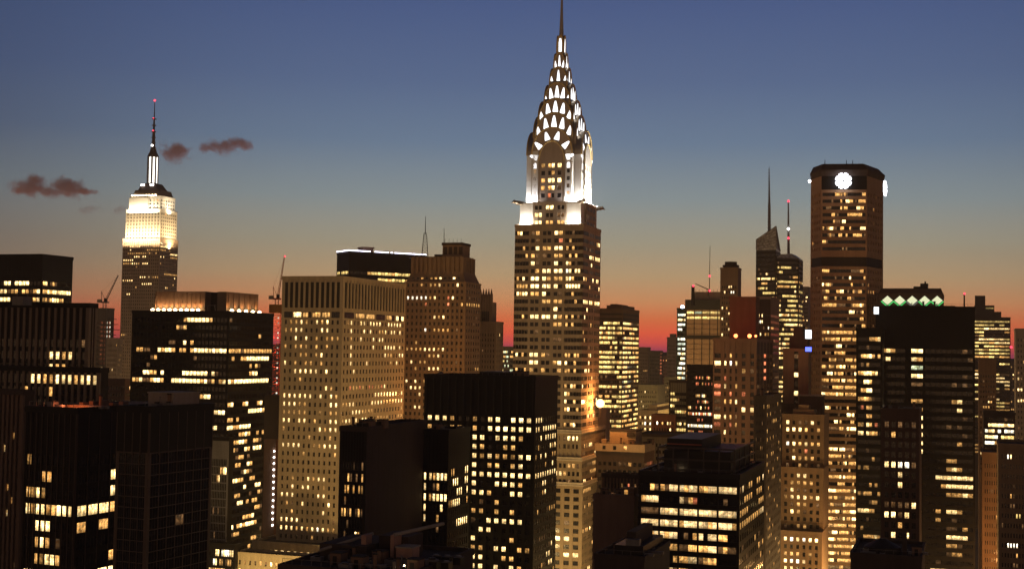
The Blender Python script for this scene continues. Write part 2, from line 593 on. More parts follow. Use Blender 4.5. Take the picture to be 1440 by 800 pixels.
def section(root, wins, x0, x1, y0, y1, z0, z1, mat, A=None, Bf=None, name='wall', zb=None, roof=True, par=1.0, cap=None, core=None, L=None, extra=None):
    """one block of a building in its local frame: recessed core, facades on the two street sides, parapet"""
    mb = MB()
    if Bf:      # the flank is seen at a glancing angle: shallow reveals, as on the real fronts
        Bf = dict(Bf, rec=min(Bf.get('rec', 0.45), 0.14), sn=-0.03)
    rA = A.get('rec', 0.45) if A else 0
    rB = Bf.get('rec', 0.45) if Bf else 0
    rL = L.get('rec', 0.45) if L else 0
    mb.box(x0 + rL, x1 - rB, y0 + rA, y1, z0, z1 - 0.06, core or mat)
    zb = z0 if zb is None else max(z0, zb)
    for S, F, W in ((A, (x0, y0, 0.0), x1 - x0), (Bf, (x1, y0, math.pi / 2), y1 - y0), (L, (x0, y1, -math.pi / 2), y1 - y0)):
        if S:
            S = dict(S)
            S.setdefault('pier', mat)
            facade(mb, wins, F, W, z1, zb, **S)
            if zb > z0 + 0.5:
                mb.fbox(F, 0.02, W - 0.02, -S.get('rec', 0.45) - 0.04, -0.02, z0, zb - 0.01, mat)
    if extra:
        extra(mb)
    o = mb.build(name, root)
    if roof:
        pb = MB()
        e, t, pm = 0.18, 0.45, cap or mat
        pb.box(x0 - e, x1 + e, y0 - e, y0 + t, z1 - 0.5, z1 + par, pm)
        pb.box(x0 - e, x1 + e, y1 - t, y1 + e, z1 - 0.5, z1 + par, pm)
        pb.box(x0 - e + 0.004, x0 + t, y0 + t, y1 - t, z1 - 0.5, z1 + par - 0.004, pm)
        pb.box(x1 - t, x1 + e - 0.004, y0 + t, y1 - t, z1 - 0.5, z1 + par - 0.004, pm)
        pb.build('parapet', root)
        rb = MB()
        rb.box(x0 + t + 0.01, x1 - t - 0.01, y0 + t + 0.01, y1 - t - 0.01, z1 - 0.05, z1 + 0.12, roof_tar)
        rb.build('roof', root)
    return o


def footprint(xl, xc, xr, yt, D, phi=19, WA=None, WB=None):
    c, s = math.cos(R(phi)), math.sin(R(phi))
    C = at(xc, yt, D)
    hl, hr = ray(xl, yt).x, ray(xr, yt).x
    if WA is None:
        WA = (C.x - hl * C.y) / (c + hl * s)
    if WB is None:
        den = s - hr * c
        WB = (hr * C.y - C.x) / den if den > 0.03 else 25.0
        WB = min(max(WB, 4.0), 90.0)
    ctr = Vector((C.x, C.y, 0)) + Vector((-c, s, 0)) * (WA / 2) + Vector((s, c, 0)) * (WB / 2)
    return WA, WB, C.z, ctr


def tower(name, label, cat, xl, xc, xr, yt, D, mat, A=None, B=None, phi=19, WA=None, WB=None, limit=100, ybot=800, group=None,
          states=None, par=1.0, zb=None, cap=None, core=None, xvis=None, fr=None, roof=True):
    WA, WB, H, ctr = footprint(xl, xc, xr, yt, D, phi, WA, WB)
    root = empty(name, ctr, -R(phi))
    tag(root, label, cat, group)
    root_info = dict(root=root, WA=WA, WB=WB, H=H - par, D=D, wins=[], phi=phi)
    if zb is None:
        zb = max(0.0, at(xc, min(ybot, 800), D).z - 14)
    section(root, root_info['wins'], -WA / 2, WA / 2, -WB / 2, WB / 2, 0, H - par, mat, A, B, zb=zb, par=par, cap=cap, core=core, roof=roof)
    put_windows(root, root_info['wins'], limit, ybot, fr=fr, states=states, xvis=xvis or (xl, xr))
    return root_info


def lamp(kind, name, loc, energy, color, parent=None, size=None, rot=None, spot=None, blend=0.6, size_y=None, target=None):
    d = bpy.data.lights.new(name, kind)
    d.energy = energy
    d.color = color
    if kind == 'AREA':
        d.shape = 'RECTANGLE' if size_y else 'SQUARE'
        d.size = size or 1
        if size_y:
            d.size_y = size_y
    else:
        d.shadow_soft_size = size or 0.3
    if kind == 'SPOT':
        d.spot_size = R(spot or 60)
        d.spot_blend = blend
    o = bpy.data.objects.new(name, d)
    col.objects.link(o)
    if parent is not None:
        o.parent = parent
    o.location = loc
    if target is not None:
        o.rotation_euler = (Vector(target) - Vector(loc)).to_track_quat('-Z', 'Y').to_euler()
    elif rot is not None:
        o.rotation_euler = rot
    return o

# ================================================================== THE SETTING
mb = MB()
mb.box(-3900, 3900, -600, 3700, -1.0, 0.0, wall_mat('city_ground', (0.05, 0.047, 0.045), streak=False, scale=0.02))
tag(mb.build('ground'), kind='structure')


def hills():
    mb = MB()
    m = wall_mat('far_hills', (0.05, 0.055, 0.05), streak=False, scale=0.002, bump=0)
    prev = None
    for i in range(91):
        x = -3600 + i * 80
        h = 161 + 7 * math.sin(i * 0.21 + 0.6) * math.sin(i * 0.063) + 3 * math.sin(i * 0.83) + random.uniform(-1, 1)
        p = [(x, 3000, 0), (x, 3200, h), (x, 3400, h * 0.9), (x, 3650, 0)]
        if prev:
            for k in range(3):
                mb.poly([prev[k], p[k], p[k + 1], prev[k + 1]], m)
        prev = p
    o = mb.build('hills')
    for p in o.data.polygons:
        p.use_smooth = True
    tag(o, kind='structure')


hills()

GRID = R(-19)
asphalt = wall_mat('asphalt', (0.045, 0.044, 0.045), streak=False)
paint_white = wall_mat('road_paint', (0.7, 0.7, 0.66), streak=False)
kerb_stone = wall_mat('kerb_stone', (0.28, 0.27, 0.25), streak=False)


def street(name, p0, ang, length, width):
    r = empty(name, (p0[0], p0[1], 0), ang)
    tag(r, kind='structure')
    m = MB(); m.box(0, length, -width / 2, width / 2, -0.2, 0.004, asphalt); m.build('roadway', r)
    m = MB()
    for s in (-1, 1):
        m.box(0, length, s * width / 2 - 0.15, s * width / 2 + 0.15, -0.1, 0.13, kerb_stone)
    m.build('kerb', r)
    m = MB()
    for k in range(int(length / 12)):
        for l in (-width / 6, width / 6):
            m.box(k * 12, k * 12 + 4, l - 0.08, l + 0.08, 0.004, 0.010, paint_white)
    m.build('lane_markings', r)


for k, off in enumerate((150, 330, 700)):
    c = Vector((math.cos(GRID + math.pi / 2), math.sin(GRID + math.pi / 2))) * off
    street('avenue', (c.x - 900 * math.cos(GRID), c.y - 900 * math.sin(GRID)), GRID, 1800, 22)
for off in (-420, -60, 120, 300):
    c = Vector((math.cos(GRID), math.sin(GRID))) * off
    street('side_street', (c.x + 60, c.y + 160), GRID + math.pi / 2, 1500, 11)

# ================================================================== the art deco skyscraper with the steel crown
WA, WB, H, ctr = footprint(722.5, 823, 843.5, 420, 585, 18)
WA = WB = 32.0
c_, s_ = math.cos(R(18)), math.sin(R(18))
C0 = at(819, 420, 585)
ctr = Vector((C0.x - c_ * WA / 2 + s_ * WB / 2, C0.y + s_ * WA / 2 + c_ * WB / 2, 0))
deco = empty('art_deco_skyscraper', ctr, -R(18))
tag(deco, 'tall brick skyscraper with glowing white triangles up its tapering steel crown and needle spire', 'skyscraper')
DX = ctr.y
zc = lambda y: at(785, y, DX).z
deco_brick = wall_mat('deco_brick', (0.33, 0.26, 0.20))
deco_lit_white = wall_mat('deco_lit_white_brick', (0.70, 0.68, 0.64), var=0.1)  # white brick kept for floodlit walls, their brightness put into the colour
wins = []
zs, ze = zc(322), zc(291)
GA = [(0.03, 0.20, 4, 0.8), (0.235, 0.37, 2, 0.8), (0.405, 0.54, 2, 0.8), (0.575, 0.71, 2, 0.8), (0.75, 0.965, 5, 0.8)]
GB = [(0.04, 0.30, 4, 0.75), (0.36, 0.62, 3, 0.7), (0.68, 0.97, 4, 0.8)]
FH = 3.42
rA = {0: '.##o ... ... ..'.replace(' ', '')}
rA = {0: 'o#.. +o .. #o ..+..', 1: '.... .+ .. .r .o...', 2: '..o. .# oo ## o.o..', 3: '...o o+ +. oo .o.o.', 4: '.... #+ .. #. #o.+.', 5: '.... .o ## ## w#.##',
      6: 'o.#. ## #o oo ##o..', 7: 'oooo ## ## #. #####', 8: '#o## oo #. .+ ..o..', 9: '.... .. oo oo ...o.', 10: '.... .. .. #. .....', 11: '..o. ## ## #o o.o.+',
      12: '.... .. .. oo o.o..', 13: '.... .+ .. .. .....', 14: '.... .. .. ++ .....', 15: '.... .. .. .. .....', 16: '#.o. ## o+ .. oo.oo', 17: '.... ## .. o# #..o.',
      18: 'o..o o. o. .o oo.o.', 19: '+... .. .. .. .....', 20: '.... .. .. #. o.#o.', 21: '.... o. .. o. #o...', 22: '.... .. .. .. #..o.', 23: '.... .. .. .. o#..o', 24: '.... .. .. .. .....',
      25: '.... .. .. .. o.o#.', 26: '.... .. .. ## ##.##'}
rB = {3: '.... ### ####', 6: '#oo. ..# .##.', 9: '#### ##o ####', 7: '.... o.. ...#', 12: '.... .o. ....', 13: 'o... ... ....', 16: '.... o#. ....', 18: '..## #.. ....', 20: '#... .oo ....', 26: '#### ### ###.'}
A = dict(groups=GA, fh=FH, top=1.6, hf=0.52, rec=0.5, pier=deco_brick, span=deco_brick, sn=-0.10, rows=rA, lit=0.12, pal='##oo+', mull=0)
Bf = dict(groups=GB, fh=FH, top=1.6, hf=0.52, rec=0.5, pier=deco_brick, span=deco_brick, sn=-0.10, rows=rB, lit=0.1, pal='##oo')
h = WA / 2
zlow = zc(603)
dark_band = wall_mat('dark_brick_band', (0.045, 0.035, 0.03))


def corner_bands(m):
    for F, G, ids in (((-h, -h, 0.0), GA, (0, 4)), ((h, -h, math.pi / 2), GB, (0, 2))):
        for gi in ids:
            u0, u1, k, f = G[gi]
            u0, u1 = u0 * WA, u1 * WA
            cw = (u1 - u0) / k
            ed = [0.02 if u0 < 3 else u0 - 0.3] + [e for i in range(k) for e in (u0 + cw * (i + 0.5 - f / 2), u0 + cw * (i + 0.5 + f / 2))] + [WA - 0.02 if u1 > WA - 3 else u1 + 0.3]
            for r_ in range(int((zs - 1.6 - zlow) / FH)):
                z1 = zs - 1.6 - r_ * FH - FH * 0.24
                for i in range(0, len(ed), 2):
                    if ed[i + 1] - ed[i] > 0.05:
                        m.fbox(F, ed[i] + 0.01, ed[i + 1] - 0.01, -0.05, 0.015, z1 - FH * 0.52, z1, dark_band)


section(deco, wins, -h, h, -h, h, 0, zs, deco_brick, A, Bf, zb=zlow - 8, par=0.8, extra=corner_bands)
# lower setbacks: the same front plane a little proud, each reaching further back
tan_base = wall_mat('deco_base_brick', (0.30, 0.235, 0.16))
for k, (yy, xr, nn, back) in enumerate(((603, 852, 0.35, 12), (640, 866, 0.9, 28), (674, 875, 1.6, 44))):
    zz = zc(yy)
    pats = [{0: '#', 1: '..#..', 2: '.'}, {0: '######', 1: '.', 2: '.#'}, {0: '.', 1: 'o..', 4: '.##.#.', 6: '..', 7: '######'}]
    if k == 2:
        pats[2] = {0: '.', 1: '..o.....', 4: '...o..+.', 6: '..##.##.', 8: '.####.##', 9: '.', 11: '..#.....'}
    a2 = dict(rows=pats[2] if k == 2 else None, n=16 if k < 2 else 8, fh=3.5, top=1.2, hf=0.55, wf=0.6, rec=0.45, lit=[0.5, 0.3, 0.2, 0.4] if k < 2 else 0.08, pal='##o', sn=-0.1 if k < 2 else -0.3, stick=0.7)
    b2 = dict(n=20 + 6 * k, fh=3.5, top=1.2, hf=0.5, wf=0.6, rec=0.45, lit=[0.45, 0.25, 0.2], pal='#oo+', sn=-0.1, stick=0.6)
    section(deco, wins, -h - nn, h + nn, -h - nn, h + back, 0, zz, tan_base, a2, b2, name='setback', zb=max(40, zz - 28 if k < 2 else 50), par=0.9, cap=pale_stone)
    lb = MB()
    lb.box(-h - nn - 0.4, h + nn + 0.4, -h - nn - 0.4, -h - nn - 0.1, zz - 0.7, zz - 0.2, pale_stone)
    lb.box(h + nn + 0.1, h + nn + 0.4, -h - nn - 0.1, h + back, zz - 0.7, zz - 0.2, pale_stone)
    lb.build('cornice', deco)
# floodlit-white corner blocks with the eagles, and the centre bay coloured unlit brown
i_ = 1.7
bw = 7.0
for sx in (-1, 1):
    for sy in (-1, 1):
        m = MB()
        xa, xb = sorted((sx * (h - i_), sx * (h - i_ - bw)))
        ya, yb = sorted((sy * (h - i_), sy * (h - i_ - bw)))
        m.box(xa, xb, ya, yb, zs - 1, ze, deco_lit_white)
        m.box(xa - 0.2, xb + 0.2, ya - 0.2, yb + 0.2, ze, ze + 0.5, steel)
        m.build('corner_block', deco)
        e = MB()
        x, y = sx * (h - i_), sy * (h - i_)
        d = Vector((sx, sy, 0)).normalized()
        p = Vector((x, y, ze + 0.2))
        e.tube(p - d * 1.5, p + d * 2.2 + Vector((0, 0, 0.6)), 1.1, 0.75, steel, 10)
        e.ball(p + d * 2.9 + Vector((0, 0, 0.7)), 0.85, steel)
        e.tube(p + d * 3.4 + Vector((0, 0, 0.6)), p + d * 4.6 + Vector((0, 0, -0.1)), 0.5, 0.08, steel, 8)
        for q in (-1, 1):
            w = Vector((-d.y, d.x, 0)) * q
            e.tube(p - d * 1.2 + w * 0.6, p + d * 1.5 + w * 1.5 + Vector((0, 0, -0.3)), 0.5, 0.3, steel, 6)
        e.build('eagle', deco)
cb = h - i_ - bw + 0.6
section(deco, wins, -cb, cb, -h + 0.5, h - 0.5, zs - 1, ze + 0.4, deco_brick,
        dict(groups=[(0.05, 0.28, 2, 0.8), (0.38, 0.62, 2, 0.8), (0.72, 0.95, 2, 0.8)], fh=FH, top=0.6, hf=0.55, rec=0.5, sn=-0.1, rows={0: '..##..', 1: '##..++', 2: '##oooo'}),
        None, name='centre_bay', par=0.3)
section(deco, wins, -h + 0.5, h - 0.5, -cb, cb, zs - 1, ze + 0.38, deco_brick, None,
        dict(groups=[(0.05, 0.28, 2, 0.8), (0.38, 0.62, 2, 0.8), (0.72, 0.95, 2, 0.8)], fh=FH, top=0.6, hf=0.55, rec=0.5, sn=-0.1, rows={0: '......', 1: '+.....', 2: '.....+'}),
        name='centre_bay', par=0.3)
# crown tiers: crossed arched vaults that shrink towards the spire.  a = half width of an arch, b = how far its face stands out
TIERS = [(9.5, 13.0, 186), (8.8, 10.2, 164), (8.0, 8.3, 143), (6.3, 6.0, 120), (4.3, 4.1, 97), (2.7, 2.7, 76), (1.6, 1.7, 51)]
RISE = [12.0, 11.0, 11.0, 10.5, 9.0, 8.0, 8.5]
NEXT_IN = [(6.2, 204, 10.5)] + [(TIERS[k][0], TIERS[k][2], RISE[k]) for k in range(6)]


def arch_pts(a, zt, rise, zb, n=20):
    pts = [(-a, zb)]
    for i in range(n + 1):
        t = math.pi - math.pi * i / n
        pts.append((a * math.cos(t), zt - rise + rise * math.sin(t) ** 0.92))
    pts.append((a, zb))
    return pts


for k, (a, b, yt) in enumerate(TIERS):
    zt = zc(yt)
    zb = ze if k < 3 else zc(TIERS[k - 2][2])
    pts = arch_pts(a, zt, RISE[k], zb)
    m = MB()
    body = deco_lit_white if k == 0 else steel
    for o in (0, 1):
        f = (lambda u, v, z: (u, v, z)) if o == 0 else (lambda u, v, z: (v, u, z))
        e = b if o == 0 else b - 0.004
        n = len(pts)
        fr_ = [f(p[0], -e, p[1]) for p in pts]
        bk = [f(p[0], e, p[1]) for p in pts]
        m.poly(fr_ if o == 0 else fr_[::-1], steel)
        m.poly(bk[::-1] if o == 0 else bk, steel)
        for i in range(n - 1):
            mt = deco_lit_white if (k == 0 and (i == 0 or i == n - 2)) else steel
            q = [fr_[i + 1], fr_[i], bk[i], bk[i + 1]]
            m.poly(q[::-1] if o else q, mt)
        for sg in (-1, 1):
            rim = MB()
            for i in range(1, n - 2):
                p0, p1 = pts[i], pts[i + 1]
                rim.tube(f(p0[0], sg * e, p0[1]), f(p1[0], sg * e, p1[1]), 0.36, 0.36, glow_gold, 6)
            rim.build('arch_rim', deco)
    m.build('crown_tier', deco)
    if k == 0:
        for sg in (-1, 1):
            lb = MB()
            xa, xb = sorted((sg * 6.4, sg * 9.2))
            lb.box(xa, xb, -b - 0.05, -b + 0.2, ze + 0.05, zt - RISE[0] + 1.5, deco_lit_white)  # white panels added where the floodlights whiten the arch legs
            lb.build('lit_leg_panel', deco)
            lb = MB()
            lb.box(b - 0.2, b + 0.05, xa, xb, ze + 0.05, zt - RISE[0] + 5.5, deco_lit_white)
            lb.build('lit_leg_panel', deco)
    # triangular windows between this arch and the one below it
    a_in, y_in, r_in = NEXT_IN[k]
    z_in = zc(y_in)
    band = zt - z_in
    angs = {0: (-0.88, -0.58, -0.2, 0.2, 0.58, 0.88), 1: (-0.80, -0.42, 0, 0.42, 0.80), 2: (-0.80, -0.42, 0, 0.42, 0.80), 3: (-0.80, -0.42, 0, 0.42, 0.80), 4: (-0.66, 0, 0.66), 5: (-0.60, 0, 0.60), 6: (0,)}[k]
    for side in ('front', 'flank'):
        for fx in angs:
            x = a * fx
            zo = zt - RISE[k] + RISE[k] * math.sqrt(max(0.0, 1 - fx * fx)) ** 0.92
            shape = [(-0.5, 0.0), (0.5, 0.0), (0.54, 0.12), (0.30, 0.70), (0.13, 0.97), (-0.13, 0.97), (-0.30, 0.70), (-0.54, 0.12)]
            if k == 0:
                t = fx * 1.5
                up = Vector((math.sin(t) * 0.9, max(0.25, math.cos(t)))).normalized()
                p0 = Vector((a_in * math.sin(t), z_in - r_in + r_in * math.cos(t))) + up * 0.75
                hh, ww = 3.9, 2.4
            else:
                zi_ = z_in - r_in + r_in * math.sqrt(max(0.0, 1 - min(1.0, abs(x) / a_in) ** 2)) ** 0.92
                up = Vector((fx * 0.30, 1)).normalized()
                s1 = fx * fx
                hh = (zo - zi_) * (0.76 - 0.16 * s1)
                ww = {1: 2.45, 2: 2.35, 3: 2.05, 4: 1.5, 5: 1.05, 6: 1.4}[k] * (1 - 0.28 * s1)
                p0 = Vector((x * 0.97, zi_ + 0.55))
            sd = Vector((up.y, -up.x))
            if k == 6:
                shape = [(-0.5, 0.0), (0.5, 0.0), (0.5, 0.7), (0.25, 1.0), (-0.25, 1.0), (-0.5, 0.7)]
            q = [p0 + sd * (ww * x_) + up * (hh * z_) for x_, z_ in shape]
            w_ = MB()
            if side == 'front':
                w_.poly([(v.x, -b - 0.05, v.y) for v in q], crown_light)
            else:
                w_.poly([(b + 0.05, v.x, v.y) for v in q], crown_light)
            w_.build('triangular_window', deco)
    if k == 0:      # round-headed windows going down the legs of the lowest arch
        for side in ('front', 'flank'):
            for sg in (-1, 1):
                for j, zz in enumerate((zc(227), zc(238))):
                    w_ = MB()
                    q = [(sg * 7.9 - 0.75, zz - 1.3), (sg * 7.9 + 0.75, zz - 1.3), (sg * 7.9 + 0.75, zz + 0.6), (sg * 7.9 + 0.4, zz + 1.3), (sg * 7.9 - 0.4, zz + 1.3), (sg * 7.9 - 0.75, zz + 0.6)]
                    w_.poly([(x, -b - 0.05, z) if side == 'front' else (b + 0.05, x, z) for x, z in q], crown_light)
                    w_.build('triangular_window', deco)
# tall arched window bays below the lowest arch
b0 = TIERS[0][1]
zi = zc(204)
ga = [(0.06, 0.30, 1, 0.62), (0.36, 0.64, 2, 0.80), (0.70, 0.94, 1, 0.62)]
for ang, org in ((0.0, (-6.0, -b0 - 0.45)), (math.pi / 2, (b0 + 0.45, -6.0))):
    m = MB()
    F = (org[0], org[1], ang)
    zsp = zi - 9.5
    rws = {0: 'oo##', 1: '..o.', 2: 'o###', 3: 'oo#+', 4: '.r..', 5: '.+o.', 6: '...o', 7: '.oo.'} if ang == 0 else {0: 'o..o', 3: '...o'}
    facade(m, wins, F, 12.0, zsp, ze, groups=ga, fh=3.4, top=0.2, hf=0.58, rec=0.35, pier=deco_brick if ang == 0 else deco_lit_white, rows=rws, lit=0.1, sn=-0.08)  # flank bay in paler brick than the front, its floodlighting put into colour
    c, s = math.cos(ang), math.sin(ang)
    P = lambda u, n, z: (F[0] + u * c + n * s, F[1] + u * s - n * c, z)
    tp = [(6 + 6.0 * math.cos(math.pi * i / 16), zsp + 9.3 * math.sin(math.pi * i / 16)) for i in range(17)]
    m.poly([P(u, 0, z) for u, z in tp], deco_brick if ang == 0 else deco_lit_white)
    for i in range(16):
        (u0, z0), (u1, z1) = tp[i], tp[i + 1]
        m.poly([P(u0, 0, z0), P(u0, -0.5, z0), P(u1, -0.5, z1), P(u1, 0, z1)], deco_brick)
    m.build('arched_bay', deco)
    m = MB()
    for i in range(16):
        (u0, z0), (u1, z1) = tp[i], tp[i + 1]
        m.tube(P(u0, 0.1, z0), P(u1, 0.1, z1), 0.3, 0.3, glow_gold, 6)
    for u in (0, 12):
        m.tube(P(u, 0.1, ze), P(u, 0.1, zsp), 0.3, 0.3, steel, 6)
    m.build('arch_rim', deco)
    # small windows beside the bay
    for sg in (-1, 1):
        for j in range(5):
            u = 6 + sg * 7.9
            zz = zc(246) - j * 3.4
            wins.append((P(u, -0.40, zz), ang, 1.3, 1.8, random.choice('..+o'), 0, 0))
# needle
m = MB()
m.tube((0, 0, zc(56)), (0, 0, zc(42)), 1.2, 0.95, steel, 12)
m.tube((0, 0, zc(42)), (0, 0, zc(15)), 0.95, 0.6, steel, 12)
m.tube((0, 0, zc(15)), (0, 0, zc(-40)), 0.62, 0.12, steel, 12)
m.build('spire', deco)
put_windows(deco, wins, 100, 800, xvis=(720, 880))
# floodlights on the ledges
for sx in (-1, 1):
    m = MB()
    x = sx * (h - i_ - 3.0)
    m.box(x - 1.2, x + 1.2, -h + 0.0, -h + 0.5, zs + 0.1, zs + 0.5, black_metal)
    m.build('floodlight', deco)
    lamp('AREA', 'floodlight_beam', (x, -h - 0.9, zs + 1.0), 1500, (1.0, 0.90, 0.76), deco, 6.0, size_y=0.6, target=(x, -h + 2.5, zs + 5.0))
    lamp('AREA', 'floodlight_beam', (sx * 8.4, -b0 - 2.2, ze + 0.8), 900, (0.96, 0.95, 1.0), deco, 2.6, size_y=0.5, target=(sx * 8.3, -b0 + 0.6, ze + 6.0))
    lamp('AREA', 'floodlight_beam', (sx * (b0 - 1.0), -12.0, ze + 0.8), 700, (1.0, 0.94, 0.85), deco, 2.0, size_y=0.5, target=(sx * (b0 - 1.5), -9.4, ze + 6.0))
for y in (-8, 0, 8):
    m = MB(); m.box(h - 0.6, h - 0.1, y - 1, y + 1, ze + 0.5, ze + 0.9, black_metal); m.build('floodlight', deco)
    lamp('AREA', 'floodlight_beam', (h + 0.8, y, ze + 1.0), 12000, (1.0, 0.93, 0.82), deco, 5.0, size_y=0.5, target=(b0, y, ze + 10.0))

# ================================================================== the floodlit tower with the mast
PH = 19
WA, WB, H, ctr = footprint(172.5, 225, 250.5, 345, 1440, PH)
tall = empty('stone_skyscraper', ctr, -R(PH))
tag(tall, 'distant stepped stone skyscraper with a brilliantly floodlit white top and slim red-tipped mast', 'skyscraper')
DE = ctr.y
ze_ = lambda y: at(212, y, DE).z
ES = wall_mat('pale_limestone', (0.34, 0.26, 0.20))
EW = wall_mat('floodlit_limestone', (0.62, 0.58, 0.50), var=0.1)  # paler copy of the shaft stone, floodlit brightness put into its colour
wins = []
hA, hB = WA / 2, WB / 2
AE = dict(n=17, fh=3.75, top=2, wf=0.5, hf=0.5, rec=0.6, lit=[0.05, 0.3, 0.45, 0.3, 0.12, 0.1, 0.3, 0.4, 0.12, 0.1, 0.35, 0.3, 0.1], stick=0.72, pal='#o#', sn=-0.25)
BE = dict(AE, n=12, lit=[0.1, 0.2, 0.4, 0.3, 0.3, 0.1, 0.4, 0.2, 0.15])
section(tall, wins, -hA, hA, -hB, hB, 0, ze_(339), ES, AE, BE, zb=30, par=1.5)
put_windows(tall, wins, 100, 560, xvis=(170, 250))
wins = []
AL = dict(n=11, fh=3.75, top=2.2, wf=0.42, hf=0.5, rec=0.7, lit=0.12, pal='oo+', sn=-0.3)
BL = dict(AL, n=8)
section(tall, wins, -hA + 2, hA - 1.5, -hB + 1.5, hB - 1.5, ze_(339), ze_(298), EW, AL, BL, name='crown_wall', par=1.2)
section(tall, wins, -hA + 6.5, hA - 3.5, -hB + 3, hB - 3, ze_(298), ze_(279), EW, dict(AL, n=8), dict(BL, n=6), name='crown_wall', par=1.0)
# two projecting end blocks on the upper stage
for xa, xb, ya, yb in ((-hA + 5.5, 6.0, -hB + 1.6, -hB + 3.1),):
    m = MB(); m.box(xa, xb, ya, yb, ze_(298) + 0.3, ze_(280), EW); m.build('crown_wall', tall)
put_windows(tall, wins, 40, 560, name='crown_window', xvis=(170, 250))
m = MB()
m.frustum(-hA + 8, hA - 5, -hB + 4, hB - 4, ze_(279), -hA + 10, hA - 7, -hB + 6, hB - 6, ze_(269), dark_brown)
m.frustum(-hA + 12, hA - 10, -hB + 8, hB - 8, ze_(269), -8, 8, -7.5, 7.5, ze_(259), dark_brown)
m.build('dark_setback', tall)
for x in (-16, -12.5, -9, -5.5, -2, 2, 6, 10, 14):
    m = MB(); m.box(x - 0.7, x + 0.7, -hB + 3.2, -hB + 4.2, ze_(277.5), ze_(276), lamp_warm); m.build('ledge_lamp', tall)
for x in (-6, 6):
    m = MB(); m.box(x - 2.0, x + 2.0, -hB + 7.4, -hB + 8.4, ze_(262.5), ze_(260.5), lamp_white); m.build('ledge_lamp', tall)
m = MB()
m.prism([(5.2 * math.cos(i * math.pi / 4 + math.pi / 8), 5.6 * math.sin(i * math.pi / 4 + math.pi / 8)) for i in range(8)], ze_(262), ze_(221), dark_brown)
for i in range(8):
    t = i * math.pi / 4 + math.pi / 8
    m.tube((5.7 * math.cos(t), 5.7 * math.sin(t), ze_(262)), (5.7 * math.cos(t), 5.7 * math.sin(t), ze_(219)), 0.8, 0.6, grey_metal, 6)
m.build('mast_shaft', tall)
mast_glass = lit_mat('mast_glass', (1.0, 0.93, 0.80), 2.6, tex=False)
for i in (5, 6, 7):
    t0 = i * math.pi / 4 + math.pi / 8
    t1 = t0 + math.pi / 4
    m = MB()
    p = lambda t, r: (r * math.cos(t), r * math.sin(t))
    q0, q1 = p(t0 + 0.2, 5.45), p(t1 - 0.2, 5.45)
    m.poly([(*q0, ze_(258)), (*q1, ze_(258)), (*q1, ze_(221.5)), (*q0, ze_(221.5))], mast_glass)
    m.build('mast_window', tall)
m = MB()
m.tube((0, 0, ze_(221)), (0, 0, ze_(216)), 6.4, 5.0, dark_brown, 12)
m.tube((0, 0, ze_(216)), (0, 0, ze_(207)), 4.4, 2.6, dark_brown, 12)
m.build('dome', tall)
m = MB()
m.tube((0, 0, ze_(208)), (0, 0, ze_(186)), 2.1, 1.5, bronze_metal, 8)
m.tube((0, 0, ze_(186)), (0, 0, ze_(168)), 1.3, 0.9, bronze_metal, 8)
m.tube((0, 0, ze_(168)), (0, 0, ze_(141)), 0.7, 0.3, bronze_metal, 8)
for y in (201, 194, 186, 177, 168):
    m.tube((0, 0, ze_(y)), (0, 0, ze_(y) + 0.8), 2.6, 2.6, bronze_metal, 8)
m.build('antenna', tall)
for y, r in ((141.5, 1.25), (167, 0.95), (184.5, 1.05)):
    m = MB(); m.ball((0, -1.5 if y > 150 else 0, ze_(y)), r, lamp_red); m.build('beacon', tall)
m = MB(); m.ball((0, -2.6, ze_(205)), 1.1, lamp_white); m.build('beacon', tall)
for (x, y, n_, tx, ty) in ((0, -hB - 9, 46, 0, -hB + 1.5),):
    lamp('AREA', 'floodlight_beam', (x, y, ze_(343)), 60000, (1.0, 0.74, 0.42), tall, 52, size_y=2, target=(tx, ty, ze_(322)))
    lamp('AREA', 'floodlight_beam', (x, -hB - 1.5, ze_(300)), 21000, (1.0, 0.86, 0.62), tall, 38, size_y=1.5, target=(tx, -hB + 3, ze_(290)))
lamp('AREA', 'floodlight_beam', (hA + 9, 0, ze_(343)), 34000, (1.0, 0.70, 0.36), tall, 2, size_y=36, target=(hA - 1.5, 0, ze_(322)))
lamp('AREA', 'floodlight_beam', (hA + 1.0, 0, ze_(300)), 15000, (1.0, 0.86, 0.62), tall, 1.5, size_y=26, target=(hA - 3, 0, ze_(290)))

